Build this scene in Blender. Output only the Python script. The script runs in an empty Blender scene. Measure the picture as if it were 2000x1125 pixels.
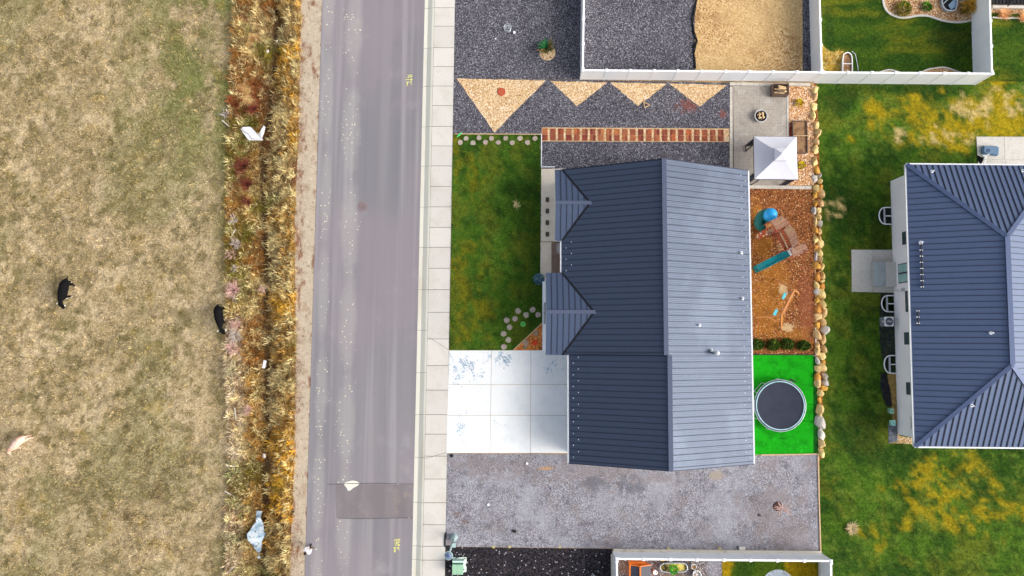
import bpy, bmesh, math, random
import numpy as np
from mathutils import Vector, Matrix, Euler
random.seed(7); rng = np.random.default_rng(11)
scene = bpy.context.scene
C = bpy.context.collection

# ------------------------------------------------------------------ camera
F_PX, CAM_H, TILT, YAW = 1500.0, 57.0, math.radians(4.37), 0.009
cam = bpy.data.cameras.new('camera'); camo = bpy.data.objects.new('camera', cam); C.objects.link(camo)
cam.sensor_width = 36.0; cam.lens = F_PX / 2000.0 * 36.0; cam.clip_end = 3000; cam.clip_start = 0.5
camo.location = (0, 0, CAM_H); camo.rotation_euler = (TILT, 0, YAW)
scene.camera = camo
RC = Euler((TILT, 0, YAW)).to_matrix()

# ------------------------------------------------------------------ light
SUN_EL, SUN_AZ = math.radians(34), math.radians(102)      # azimuth clockwise from north (+Y)
w = bpy.data.worlds.new('World'); scene.world = w; w.use_nodes = True
nt = w.node_tree; nt.nodes.clear()
sky = nt.nodes.new('ShaderNodeTexSky'); sky.sky_type = 'NISHITA'; sky.sun_disc = False
sky.sun_elevation = SUN_EL; sky.sun_rotation = SUN_AZ
sky.air_density = 1.0; sky.dust_density = 5.0; sky.ozone_density = 0.7
bg = nt.nodes.new('ShaderNodeBackground'); bg.inputs['Strength'].default_value = 0.15
wo = nt.nodes.new('ShaderNodeOutputWorld')
hsv = nt.nodes.new('ShaderNodeHueSaturation'); hsv.inputs['Saturation'].default_value = 0.5      # milky overcast sky
nt.links.new(sky.outputs[0], hsv.inputs['Color']); nt.links.new(hsv.outputs[0], bg.inputs[0]); nt.links.new(bg.outputs[0], wo.inputs[0])
sl = bpy.data.lights.new('sun', 'SUN'); sl.energy = 0.95; sl.angle = math.radians(36); sl.color = (1.0, 0.97, 0.92)
so = bpy.data.objects.new('sun', sl); C.objects.link(so)
sd = Vector((math.sin(SUN_AZ) * math.cos(SUN_EL), math.cos(SUN_AZ) * math.cos(SUN_EL), math.sin(SUN_EL)))
so.rotation_euler = (-sd).to_track_quat('-Z', 'Y').to_euler(); so.location = sd * 80
scene.view_settings.view_transform = 'Standard'; scene.view_settings.look = 'None'
scene.view_settings.exposure = 0.68; scene.view_settings.gamma = 1.0
scene.view_settings.use_curve_mapping = False

# ------------------------------------------------------------------ helpers
Z0, ZL = 0.12, -0.30              # level of the lots, level of the eastern lawn
def P(u, v, z=Z0):                # photo pixel (2000 x 1125) -> point on the level z
    d = RC @ Vector(((u - 1000) / F_PX, (562.5 - v) / F_PX, -1.0))
    s = (z - CAM_H) / d.z
    return Vector((d.x * s, d.y * s, z))
def PX(px, z=Z0): return [P(u, v, z) for u, v in px]

class MB:
    def __init__(s): s.v = []; s.f = []; s.m = []; s.cm = 0
    def add(s, vs, fs):
        o = len(s.v); s.v += [tuple(p) for p in vs]
        for f in fs: s.f.append([i + o for i in f]); s.m.append(s.cm)
        return s
    def prism(s, poly, z0, z1):
        poly = [(p[0], p[1]) for p in poly]
        a = sum(poly[i][0]*poly[(i+1) % len(poly)][1] - poly[(i+1) % len(poly)][0]*poly[i][1] for i in range(len(poly)))
        if a < 0: poly = poly[::-1]
        n = len(poly)
        vs = [(x, y, z0) for x, y in poly] + [(x, y, z1) for x, y in poly]
        fs = [list(range(n))[::-1], list(range(n, 2*n))] + [[i, (i+1) % n, n+(i+1) % n, n+i] for i in range(n)]
        return s.add(vs, fs)
    def box(s, c, size, rz=0.0, rot=None):
        hx, hy, hz = size[0]/2, size[1]/2, size[2]/2
        M = rot if rot is not None else Matrix.Rotation(rz, 3, 'Z')
        vs = [Vector(c) + M @ Vector((x*hx, y*hy, z*hz)) for z in (-1, 1) for x, y in ((-1,-1),(1,-1),(1,1),(-1,1))]
        return s.add(vs, [[3,2,1,0],[4,5,6,7],[0,1,5,4],[1,2,6,5],[2,3,7,6],[3,0,4,7]])
    def beam(s, a, b, wd, th):        # rectangular bar from a to b
        a = Vector(a); b = Vector(b); d = (b - a); L = d.length; d.normalize()
        up = Vector((0,0,1)) if abs(d.z) < .95 else Vector((0,1,0))
        y = up.cross(d).normalized(); z = d.cross(y)
        return s.box((a+b)/2, (L, wd, th), rot=Matrix((d, y, z)).transposed())
    def tube(s, path, r, n=8, cap=True):
        path = [Vector(p) for p in path]; rs = r if isinstance(r, (list, tuple)) else [r]*len(path)
        vs = []; fs = []; ref = None
        for i, p in enumerate(path):
            d = (path[min(i+1, len(path)-1)] - path[max(i-1, 0)]).normalized()
            if ref is None: ref = Vector((0,0,1)) if abs(d.z) < .9 else Vector((1,0,0))
            x = (ref - d * ref.dot(d)).normalized(); ref = x; y = d.cross(x)
            for k in range(n):
                a = 2*math.pi*k/n; vs.append(p + (x*math.cos(a) + y*math.sin(a)) * rs[i])
        for i in range(len(path)-1):
            for k in range(n): fs.append([i*n+k, i*n+(k+1) % n, (i+1)*n+(k+1) % n, (i+1)*n+k])
        if cap: fs.append(list(range(n))[::-1]); fs.append([(len(path)-1)*n+k for k in range(n)])
        return s.add(vs, fs)
    def lathe(s, c, prof, n=24, sx=1, sy=1, cap=True):     # profile [(r, z)]
        c = Vector(c); vs = []; fs = []
        for r, z in prof:
            for k in range(n):
                a = 2*math.pi*k/n; vs.append((c.x + r*sx*math.cos(a), c.y + r*sy*math.sin(a), c.z + z))
        for i in range(len(prof)-1):
            for k in range(n): fs.append([i*n+k, i*n+(k+1) % n, (i+1)*n+(k+1) % n, (i+1)*n+k])
        if cap and prof[-1][0] > 1e-4: fs.append([(len(prof)-1)*n+k for k in range(n)])
        if cap and prof[0][0] > 1e-4: fs.append(list(range(n))[::-1])
        return s.add(vs, fs)
    def poly(s, pts): return s.add(pts, [list(range(len(pts)))])

ORG = {}
def finish(o, me, parent, loc, mats):
    for m in (mats if isinstance(mats, (list, tuple)) else [mats]): me.materials.append(m)
    C.objects.link(o)
    if parent is not None: o.parent = parent
    return o
def build(mb, name, mats, parent=None, loc=None, smooth=False):
    """mb holds world coordinates (or local ones, for parents in LOCAL)"""
    if parent is not None: org = ORG.get(parent.as_pointer(), Vector((0,0,0)))
    else: org = Vector(loc) if loc is not None else Vector((0,0,0))
    me = bpy.data.meshes.new(name)
    me.from_pydata([(x-org.x, y-org.y, z-org.z) for x, y, z in mb.v], [], mb.f); me.update()
    if any(mb.m): me.polygons.foreach_set('material_index', mb.m)
    if smooth: me.polygons.foreach_set('use_smooth', [True]*len(me.polygons))
    o = bpy.data.objects.new(name, me)
    if parent is None: o.location = org
    finish(o, me, parent, loc, mats); ORG[o.as_pointer()] = org
    return o
def tag(o, label=None, cat=None, group=None, kind=None):
    if label: o['label'] = label
    if cat: o['category'] = cat
    if group: o['group'] = group
    if kind: o['kind'] = kind
    return o
def thing(name, label, cat, loc, rz=0.0, group=None, local=False):
    o = bpy.data.objects.new(name, None); C.objects.link(o); o.location = loc; o.rotation_euler = (0,0,rz)
    o.empty_display_size = 0.2; ORG[o.as_pointer()] = Vector((0,0,0)) if local else Vector(loc)
    return tag(o, label, cat, group)
def struct(mb, name, mats, **k): return tag(build(mb, name, mats, **k), kind='structure')
def inst(o, parent, loc, rot=(0,0,0), sc=(1,1,1), name=None):   # a copy that shares mesh data
    c = bpy.data.objects.new(name or o.name.split('.')[0], o.data); C.objects.link(c)
    c.parent = parent; c.location = loc; c.rotation_euler = rot; c.scale = sc
    return c

# ---- procedural materials
def lin(r, g, b): return tuple(((c/255)/12.92 if c/255 <= .04045 else ((c/255+.055)/1.055)**2.4) for c in (r, g, b))
def mat(name, base, rough=.85, metal=0.0, layers=(), bump=None, space='W', attr=None, rnd=0.0, spec=.3, cells=None, transl=0.0, warp=None):
    m = bpy.data.materials.new(name); m.use_nodes = True; t = m.node_tree; N = t.nodes; L = t.links
    b = N['Principled BSDF']; b.inputs['Roughness'].default_value = rough; b.inputs['Metallic'].default_value = metal
    b.inputs['Specular IOR Level'].default_value = spec
    if spec > .35: b.inputs['Specular Tint'].default_value = (.84, .93, 1.0, 1)
    if space == 'W': co = N.new('ShaderNodeNewGeometry').outputs['Position']
    else: co = N.new('ShaderNodeTexCoord').outputs['Object']
    def mp(st):
        if tuple(st) == (1,1,1): return co
        q = N.new('ShaderNodeVectorMath'); q.operation = 'MULTIPLY'; q.inputs[1].default_value = st; L.new(co, q.inputs[0]); return q.outputs[0]
    def mr(sock, lo, hi, a=0.0, e=1.0):
        q = N.new('ShaderNodeMapRange'); q.interpolation_type = 'SMOOTHSTEP'
        q.inputs[1].default_value = lo; q.inputs[2].default_value = hi; q.inputs[3].default_value = a; q.inputs[4].default_value = e
        L.new(sock, q.inputs[0]); return q.outputs[0]
    def math_(op, a, bb):
        q = N.new('ShaderNodeMath'); q.operation = op
        for i, x in enumerate((a, bb)):
            if isinstance(x, (int, float)): q.inputs[i].default_value = x
            else: L.new(x, q.inputs[i])
        return q.outputs[0]
    def noise(sc, det=4, st=(1,1,1), r=.6):
        q = N.new('ShaderNodeTexNoise'); q.inputs['Scale'].default_value = sc; q.inputs['Detail'].default_value = det
        q.inputs['Roughness'].default_value = r; L.new(mp(st), q.inputs['Vector']); return q.outputs['Fac']
    def voro(sc, st=(1,1,1), rn=1.0):
        q = N.new('ShaderNodeTexVoronoi'); q.inputs['Scale'].default_value = sc; q.inputs['Randomness'].default_value = rn
        L.new(mp(st), q.inputs['Vector']); return q
    def mixc(fac, a, bb, mode='MIX'):
        q = N.new('ShaderNodeMix'); q.data_type = 'RGBA'; q.blend_type = mode
        for s, x in ((q.inputs[0], fac), (q.inputs[6], a), (q.inputs[7], bb)):
            if isinstance(x, (int, float)): s.default_value = x
            elif isinstance(x, (tuple, list)): s.default_value = (*x[:3], 1)
            else: L.new(x, s)
        return q.outputs[2]
    col = tuple(base)
    if attr:
        q = N.new('ShaderNodeAttribute'); q.attribute_name = attr; col = q.outputs['Color']
    if cells:                      # (scale, [colours...]) one random colour per cell
        q = voro(cells[0]); sx = N.new('ShaderNodeSeparateColor'); L.new(q.outputs['Color'], sx.inputs[0])
        r = N.new('ShaderNodeValToRGB'); r.color_ramp.interpolation = 'CONSTANT'
        cs = cells[1]; el = r.color_ramp.elements
        while len(el) < len(cs): el.new(0.5)
        tot = sum(c[1] for c in cs); acc = 0
        for e, (cc, wt) in zip(el, cs): e.position = acc; acc += wt/tot; e.color = (*cc, 1)
        L.new(sx.outputs[0], r.inputs[0]); col = r.outputs[0]
    for ly in layers:
        k = ly[0]
        if k == 'n':               # ('n', colour, scale, lo, hi, strength, stretch, detail)
            _, cc, sc, lo, hi, stg, st, det = (list(ly) + [1.0, (1,1,1), 5][len(ly)-5:])[:8]
            fac = mr(noise(sc, det, st), lo, hi, 0, stg); col = mixc(fac, col, cc)
        elif k == 'm':             # ('m', colour, scale, lo, hi, strength) multiply
            _, cc, sc, lo, hi, stg, st, det = (list(ly) + [1.0, (1,1,1), 5][len(ly)-5:])[:8]
            fac = mr(noise(sc, det, st), lo, hi, 0, stg); col = mixc(fac, col, cc, 'MULTIPLY')
        elif k == 'v':             # speckles ('v', colour, scale, radius, strength, chance)
            _, cc, sc, rad, stg, ch = ly[:6]
            q = voro(sc); sx = N.new('ShaderNodeSeparateColor'); L.new(q.outputs['Color'], sx.inputs[0])
            f1 = mr(q.outputs['Distance'], rad*.6, rad, 1, 0); f2 = math_('LESS_THAN', sx.outputs[1], ch)
            fac = math_('MULTIPLY', math_('MULTIPLY', f1, f2), stg)
            if len(ly) > 6 and isinstance(ly[6], list):     # only inside long patches
                acc = None; nz = math_('MULTIPLY', math_('SUBTRACT', noise(.9, 4), .5), 3.5)
                for (x, y, rx, ry) in ly[6]:
                    q = N.new('ShaderNodeVectorMath'); q.operation = 'SUBTRACT'; q.inputs[1].default_value = (x, y, 0); L.new(co, q.inputs[0])
                    e = N.new('ShaderNodeVectorMath'); e.operation = 'MULTIPLY'; e.inputs[1].default_value = (1/rx, 1/ry, 0); L.new(q.outputs[0], e.inputs[0])
                    g = N.new('ShaderNodeVectorMath'); g.operation = 'LENGTH'; L.new(e.outputs[0], g.inputs[0])
                    f = mr(math_('ADD', g.outputs['Value'], nz), .4, 1.1, 1, 0); acc = f if acc is None else math_('MAXIMUM', acc, f)
                fac = math_('MULTIPLY', fac, acc)
            elif len(ly) > 6: fac = math_('MULTIPLY', fac, mr(noise(ly[6], 2, ly[7] if len(ly) > 7 else (1,1,1)), .5, .58))
            col = mixc(fac, col, cc)
        elif k == 'b':             # patches ('b', colour, [(x, y, rx, ry)], noise scale, noise amount, strength)
            _, cc, bl, ns, na, stg = ly[:6]
            nz = math_('MULTIPLY', math_('SUBTRACT', noise(ns, 6, (1,1,1), .68), .5), na*2.6)
            acc = None
            for (x, y, rx, ry) in bl:
                q = N.new('ShaderNodeVectorMath'); q.operation = 'SUBTRACT'; q.inputs[1].default_value = (x, y, 0); L.new(co, q.inputs[0])
                e = N.new('ShaderNodeVectorMath'); e.operation = 'MULTIPLY'; e.inputs[1].default_value = (1/rx, 1/ry, 0); L.new(q.outputs[0], e.inputs[0])
                g = N.new('ShaderNodeVectorMath'); g.operation = 'LENGTH'; L.new(e.outputs[0], g.inputs[0])
                f = mr(math_('ADD', g.outputs['Value'], nz), .45, 1.1, stg, 0)
                acc = f if acc is None else math_('MAXIMUM', acc, f)
            col = mixc(acc, col, cc)
        elif k == 'bn':            # flakes of noise inside patches ('bn', colour, blobs, noise scale, lo, hi)
            _, cc, bl, ns, lo, hi = ly[:6]
            acc = None
            for (x, y, rx, ry) in bl:
                q = N.new('ShaderNodeVectorMath'); q.operation = 'SUBTRACT'; q.inputs[1].default_value = (x, y, 0); L.new(co, q.inputs[0])
                e = N.new('ShaderNodeVectorMath'); e.operation = 'MULTIPLY'; e.inputs[1].default_value = (1/rx, 1/ry, 0); L.new(q.outputs[0], e.inputs[0])
                g = N.new('ShaderNodeVectorMath'); g.operation = 'LENGTH'; L.new(e.outputs[0], g.inputs[0])
                f = mr(math_('ADD', g.outputs['Value'], math_('MULTIPLY', math_('SUBTRACT', noise(1.6, 6), .5), 5.0)), -.3, 1.3, .16, 0)
                acc = f if acc is None else math_('MAXIMUM', acc, f)
            fac = mr(math_('ADD', noise(ns, 6, (1, .8, 1), .7), acc), lo, hi); col = mixc(fac, col, cc)
    if rnd:
        oi = N.new('ShaderNodeObjectInfo'); hs = N.new('ShaderNodeHueSaturation')
        L.new(math_('ADD', math_('MULTIPLY', oi.outputs['Random'], rnd), 1 - rnd/2), hs.inputs['Value'])
        if rnd > .1: L.new(math_('ADD', math_('MULTIPLY', oi.outputs['Random'], .03), .485), hs.inputs['Hue'])
        if isinstance(col, tuple): hs.inputs['Color'].default_value = (*col, 1)
        else: L.new(col, hs.inputs['Color'])
        col = hs.outputs[0]
    if isinstance(col, tuple): b.inputs['Base Color'].default_value = (*col, 1)
    else: L.new(col, b.inputs['Base Color'])
    if bump:                       # (kind, scale, strength, distance, stretch)
        k, sc, stg, dist = bump[:4]; st = bump[4] if len(bump) > 4 else (1,1,1)
        if k == 'n': h = noise(sc, 6, st)
        elif k == 'v': h = math_('SUBTRACT', 1.0, voro(sc, st).outputs['Distance'])
        elif k == 'w':
            q = N.new('ShaderNodeTexWave'); q.inputs['Scale'].default_value = sc; q.inputs['Distortion'].default_value = 0
            q.bands_direction = st; L.new(co, q.inputs['Vector']); h = q.outputs['Fac']
        bp = N.new('ShaderNodeBump'); bp.inputs['Strength'].default_value = stg; bp.inputs['Distance'].default_value = dist
        L.new(h, bp.inputs['Height']); L.new(bp.outputs[0], b.inputs['Normal'])
    if transl:
        b.inputs['Subsurface Weight'].default_value = 0
    return m

# ---- numpy noise for plants and soil
_T = {}
def vn(x, y, s, seed=0):
    if seed not in _T: _T[seed] = np.random.default_rng(seed + 100).random((256, 256))
    T = _T[seed]; x = np.asarray(x)*s + 37.3*seed; y = np.asarray(y)*s - 11.7*seed
    xi = np.floor(x).astype(int); yi = np.floor(y).astype(int); fx = x - xi; fy = y - yi
    fx = fx*fx*(3-2*fx); fy = fy*fy*(3-2*fy)
    a = T[xi & 255, yi & 255]; b = T[(xi+1) & 255, yi & 255]; c = T[xi & 255, (yi+1) & 255]; d = T[(xi+1) & 255, (yi+1) & 255]
    return (a*(1-fx)+b*fx)*(1-fy) + (c*(1-fx)+d*fx)*fy
def fb(x, y, s, seed=0, o=4):
    r = 0; a = .5; t = 0
    for i in range(o): r = r + a*vn(x, y, s*2**i, seed+i); t += a; a *= .6
    return r/t
def sst(x, a, b): q = np.clip((x-a)/(b-a), 0, 1); return q*q*(3-2*q)
def mixv(c, d, f): f = np.asarray(f)[:, None]; return c*(1-f) + np.asarray(d)*f
def blob(x, y, bl, ns=.8, na=.8, seed=50):
    n = (fb(x, y, ns, seed, 4)-.5)*2*na; r = np.zeros_like(x)
    for cx, cy, rx, ry in bl:
        d = np.hypot((x-cx)/rx, (y-cy)/ry) + n; r = np.maximum(r, 1 - sst(d, .55, 1.1))
    return r
def inpoly(x, y, poly):
    r = np.zeros(len(x), bool); n = len(poly)
    for i in range(n):
        x1, y1 = poly[i][:2]; x2, y2 = poly[(i+1) % n][:2]
        if y1 == y2: continue
        c = ((y1 > y) != (y2 > y)) & (x < (x2-x1)*(y-y1)/(y2-y1) + x1); r ^= c
    return r
def set_colors(me, cols):
    a = me.color_attributes.new('Col', 'FLOAT_COLOR', 'POINT')
    c = np.ones((len(me.vertices), 4), np.float32); c[:, :3] = cols; a.data.foreach_set('color', c.ravel())
def np_mesh(name, v, f, cols=None):
    me = bpy.data.meshes.new(name); v = np.asarray(v, np.float32); f = np.asarray(f, np.int32); k = f.shape[1]
    me.vertices.add(len(v)); me.vertices.foreach_set('co', v.ravel())
    me.loops.add(f.size); me.loops.foreach_set('vertex_index', f.ravel())
    me.polygons.add(len(f)); me.polygons.foreach_set('loop_start', np.arange(0, f.size, k, dtype=np.int32))
    me.update(calc_edges=True)
    if cols is not None: set_colors(me, cols)
    return me
def blades(pts, L, W, az, lean, cols, tall=False):
    """leaf-shaped blades; lean = horizontal share of the length"""
    n = len(pts); d = np.stack([np.cos(az), np.sin(az), 0*az], 1); s = np.stack([-np.sin(az), np.cos(az), 0*az], 1)*(W/2)[:, None]
    up = np.zeros((n, 3)); up[:, 2] = np.sqrt(np.clip(1-lean**2, .01, 1))
    tip = pts + d*(L*lean)[:, None] + up*L[:, None]
    if not tall:
        v = np.stack([pts-s, pts+s, tip], 1).reshape(-1, 3); f = np.arange(3*n).reshape(-1, 3); c = np.repeat(cols, 3, 0)
        return v, f, c
    mid = pts + d*(L*lean*.42)[:, None] + up*(L*.68)[:, None]
    v = np.stack([pts-s*.7, pts+s*.7, mid+s, mid-s, tip], 1).reshape(-1, 3); o = np.arange(n)[:, None]*5
    f = np.concatenate([o+[0,1,2], o+[0,2,3], o+[3,2,4]], 1).reshape(-1, 3)
    return v, f, np.repeat(cols, 5, 0)
def blade_obj(name, parts, m, parent=None, loc=None, kind='stuff'):
    V = []; Fa = []; Cc = []; o = 0
    for v, f, c in parts: V.append(v); Fa.append(f+o); Cc.append(c); o += len(v)
    v = np.concatenate(V)
    org = ORG.get(parent.as_pointer()) if parent is not None else (Vector(loc) if loc is not None else Vector((0,0,0)))
    v = v - np.array(org)
    me = np_mesh(name, v, np.concatenate(Fa), np.concatenate(Cc)); me.materials.append(m)
    o = bpy.data.objects.new(name, me); C.objects.link(o)
    if parent is not None: o.parent = parent
    else: o.location = org
    ORG[o.as_pointer()] = org
    if kind: o['kind'] = kind
    return o
# ------------------------------------------------------------------ materials
def hexa(*c): return lin(*c)
M = {}
M['earth'] = mat('earth', lin(165,140,105), layers=[('n', lin(120,100,70), .6, .45, .65)], bump=('n', 6, .4, .05))
M['soilattr'] = mat('soil_and_grass', (.3,.25,.15), attr='Col', layers=[('m', (.62,.6,.52), 7, .42, .62, .8), ('n', lin(210,190,158), 5.5, .56, .72, .45), ('n', lin(84,70,44), 8, .56, .66, .6), ('n', lin(222,204,170), 9, .60, .70, .5)], bump=('n', 9, 1.0, .08), rough=.95, spec=.1)
M['lawnattr'] = mat('lawn_turf', (.05,.09,.01), attr='Col', layers=[('m', (.5,.56,.45), 4, .42, .60, .8), ('m', (.6,.62,.5), 22, .45, .6, .8)], bump=('n', 25, .8, .04), rough=.95, spec=.1)
M['blade'] = mat('grass_blade', (.1,.1,.05), attr='Col', rough=.8, spec=.15)
TRK = [(P(644-.022*v_, v_, 0).x, P(644-.022*v_, v_, 0).y, .5, 4.2) for v_ in range(0, 1200, 190)] + [(P(692-.02*v_, v_, 0).x, P(692-.02*v_, v_, 0).y, .75, 4.2) for v_ in range(60, 1200, 190)]
M['asphalt'] = mat('asphalt', lin(134,132,136), rough=.9, spec=.2, layers=[
    ('m', (.86,.86,.88), .7, .42, .60, .9, (1,.03,1), 2), ('n', lin(158,155,156), 1.1, .50, .68, .7, (1,.02,1), 2), ('m', (.9,.89,.91), 2.0, .44, .66, .6, (1,.012,1), 3),
    ('n', lin(144,134,140), .10, .42, .60, .6), ('n', lin(166,163,162), .35, .56, .76, .4), ('b', lin(166,163,160), TRK, .8, .35, .45),
    ('v', lin(228,218,190), 5.0, .30, .9, .30, TRK), ('v', lin(224,214,190), 2.4, .13, .9, .5, TRK), ('v', lin(216,208,190), 4, .10, .7, .06),
    ('m', (.78,.78,.78), 60, .4, .65, .7)], bump=('n', 90, .4, .01))
M['patch'] = mat('asphalt_patch', lin(130,123,126), rough=.9, spec=.2, layers=[('m', (.85,.85,.85), 1.2, .42, .6, .8, (1,.2,1)), ('n', lin(148,136,128), .8, .52, .7, .7), ('m', (.8,.8,.8), 60, .4, .65, .7)], bump=('n', 90, .4, .01))
M['tar'] = mat('tar_seam', lin(92,86,88), rough=.9, layers=[('n', lin(215,210,200), 1.3, .60, .66, .9)])
M['shoulder'] = mat('shoulder_dirt', lin(190,176,156), rough=.95, spec=.1, layers=[('n', lin(158,134,108), .9, .52, .66, .6), ('n', lin(120,66,36), 1.6, .54, .66, .75, (1,.35,1)), ('n', lin(110,84,60), 4, .58, .70, .7), ('n', lin(214,198,176), 3, .5, .7, .6), ('m', (.7,.68,.66), 25, .42, .6, .8)], bump=('n', 20, .7, .03))
M['concrete'] = mat('pavement_concrete', lin(203,199,192), rough=.85, rnd=.10, layers=[('n', lin(190,183,172), .7, .45, .7, .6), ('m', (.88,.88,.87), 14, .42, .62, .6), ('n', lin(178,168,152), 2.5, .62, .75, .5)], bump=('n', 60, .25, .01))
M['gutter'] = mat('gutter_concrete', lin(204,202,190), rough=.85, rnd=.06, layers=[('n', lin(182,172,152), .9, .5, .7, .6, (1,.15,1)), ('m', (.9,.9,.88), 20, .42, .62, .6)], bump=('n', 60, .25, .01))
def px2(u, v): q = P(u, v); return q.x, q.y
def blobs(l): 
    r = []
    for u, v, ru, rv in l: x, y = px2(u, v); r.append((x, y, ru/26.3, rv/26.3))
    return r
M['drive'] = mat('driveway_white_coating', lin(226,228,227), rough=.6, rnd=.04, layers=[
    ('n', lin(212,216,218), .5, .45, .7, .7), ('m', (.93,.94,.95), 3, .45, .65, .6),
    ('bn', lin(140,168,190), blobs([(905,715,50,40),(985,700,44,18),(1082,714,26,20),(900,830,20,34),(975,835,16,14)]), 9.5, .66, .70),
    ('bn', lin(110,134,160), blobs([(905,712,40,34),(985,700,30,14)]), 13, .675, .70),
    ('n', lin(150,172,190), 9, .69, .72, .7)], bump=('n', 30, .15, .01))
M['apron'] = mat('walk_concrete', lin(236,222,202), rough=.85, layers=[('n', lin(218,202,180), 1.2, .45, .7, .6), ('v', lin(120,100,80), 6, .12, .7, .12), ('m', (.9,.89,.87), 18, .42, .62, .6)], bump=('n', 50, .25, .01))
def gravel(name, scale, cols, layers=(), bs=1.0): return mat(name, (0,0,0), rough=.9, spec=.2, cells=(scale, cols), layers=layers, bump=('v', scale, bs, .04))
M['gravel'] = gravel('dark_gravel', 20, [(lin(76,74,82),5),(lin(106,104,113),5),(lin(54,52,59),4),(lin(136,135,143),3),(lin(180,180,188),.9),(lin(86,79,78),2)],
    layers=[('m', (.78,.78,.8), .35, .4, .65, .8), ('b', lin(140,66,40), blobs([(1342,207,22,14),(1412,222,8,10)]), 4, 1.6, .55)])
M['gravel_black'] = gravel('black_gravel', 13, [(lin(30,28,32),6),(lin(48,45,51),5),(lin(22,21,24),4),(lin(66,60,66),3),(lin(160,158,164),.45),(lin(70,54,50),1)])
M['gravel_tan'] = gravel('tan_gravel', 16, [(lin(218,186,142),5),(lin(200,162,114),4),(lin(230,208,174),4),(lin(166,126,84),2.4),(lin(240,228,206),1.2)], layers=[('m', (.9,.86,.8), .5, .42, .65, .8)])
M['gravel_rose'] = gravel('rose_gravel', 15, [(lin(206,160,112),5),(lin(180,124,82),4),(lin(228,196,156),3),(lin(140,90,58),2),(lin(240,226,206),1.2)])
M['pad'] = mat('trodden_gravel_pad', lin(158,157,165), rough=.92, spec=.2, cells=(17, [(lin(158,157,164),5),(lin(140,138,145),4),(lin(176,176,184),4),(lin(112,110,117),2.4),(lin(202,202,208),1),(lin(146,132,126),1.5)]), layers=[
    ('n', lin(180,181,189), .35, .44, .62, .5), ('n', lin(146,134,130), .45, .52, .70, .5), ('n', lin(104,104,114), 1.6, .56, .72, .6), ('m', (.82,.81,.82), .8, .44, .62, .9),
    ('b', lin(140,128,124), blobs([(1170,925,150,30),(950,905,90,30),(1500,1000,60,60),(1545,1040,60,40)]), 1.3, 1.5, .5),
    ('b', lin(104,106,116), blobs([(1165,945,34,14),(1230,950,30,20)]), 2.2, 1.8, .6),
    ('b', lin(176,164,146), blobs([(1400,928,18,10)]), 1.6, .7, .8), ('b', lin(206,160,110), blobs([(1066,915,16,5)]), 2.5, 1.1, .8),
    ('b', lin(112,78,62), blobs([(893,1005,10,7),(909,1018,10,5),(1005,1038,8,4)]), 4, 1.8, .5),
    ('m', (.62,.62,.64), 26, .42, .60, .9), ('v', lin(226,226,232), 16, .22, .8, .10), ('m', (.8,.8,.82), 70, .4, .6, .8)], bump=('v', 20, .6, .03))
M['bark'] = mat('bark_mulch', (0,0,0), rough=.95, spec=.1, cells=(16, [(lin(140,88,50),5),(lin(112,64,36),4),(lin(164,106,62),3),(lin(84,50,32),3),(lin(206,166,124),.8)]), layers=[
    ('b', lin(190,128,36), blobs([(1500,600,40,90),(1520,560,30,60),(1490,480,24,30),(1560,655,40,20),(1500,525,40,22),(1480,420,14,40)]), 2.0, 1.0, .32),
    ('b', lin(146,84,60), blobs([(1575,600,18,90)]), 1.2, .6, .5),
    ('b', lin(206,178,134), blobs([(1532,478,14,22),(1490,420,12,12),(1537,640,14,10),(1530,565,10,14)]), 4, 1.0, .75)], bump=('v', 16, .9, .04))
M['bark_orange'] = gravel('orange_bark', 15, [(lin(206,128,62),5),(lin(178,96,46),4),(lin(226,170,104),2),(lin(126,66,36),2)])
M['bark_tan'] = mat('tan_wood_chips', (0,0,0), rough=.95, spec=.1, cells=(12, [(lin(196,160,110),5),(lin(178,140,92),4),(lin(214,184,136),4),(lin(140,104,66),1.6),(lin(232,210,170),.8)]), layers=[('n', lin(150,112,70), .5, .5, .7, .6), ('n', lin(206,176,124), .22, .4, .6, .5)], bump=('v', 12, .9, .04))
M['turf'] = mat('artificial_turf', lin(24,160,22), rough=.9, spec=.1, layers=[('n', lin(16,128,16), 1.4, .45, .65, .8), ('n', lin(10,96,12), 1.1, .62, .68, .7, (.3,2.5,1)), ('m', (.7,.8,.7), 30, .42, .6, .8), ('n', lin(46,190,40), 3, .56, .7, .5)], bump=('n', 60, .7, .03))  # dark streaks put the shade of wrinkles into the colour
M['turf_dark'] = mat('turf_edge', lin(22,92,24), rough=.95, spec=.1, layers=[('n', lin(12,62,18), 3, .45, .62, .8, (1,.2,1)), ('n', lin(50,110,40), 8, .58, .7, .6)], bump=('n', 40, .8, .04))
M['roof'] = mat('roof_steel', lin(68,78,98), rough=.42, metal=.22, spec=.42, layers=[('m', (.93,.94,.96), 1.5, .4, .65, .6), ('m', (.88,.89,.9), 40, .4, .6, .6)], rnd=.03)
M['roof_e'] = mat('roof_steel_ribbed', lin(68,78,98), rough=.42, metal=.22, spec=.42, layers=[('m', (.93,.94,.96), 1.5, .4, .65, .6), ('n', lin(90,100,120), .25, .45, .62, .5), ('m', (.88,.89,.9), 40, .4, .6, .6)], bump=('w', 2.6, .35, .012, 'Y'), rnd=.03)
M['roof_x'] = mat('roof_steel_across', lin(74,86,110), rough=.42, metal=.2, spec=.45, layers=[('m', (.93,.94,.96), 1.5, .4, .65, .6), ('m', (.88,.89,.9), 40, .4, .6, .6)], rnd=.03)
M['seam'] = mat('roof_seam', lin(42,48,64), rough=.6, metal=.2)  # darker than the panels: shaded rib sides put into the colour
M['ridge'] = mat('ridge_steel', lin(84,93,114), rough=.45, metal=.3)
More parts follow.
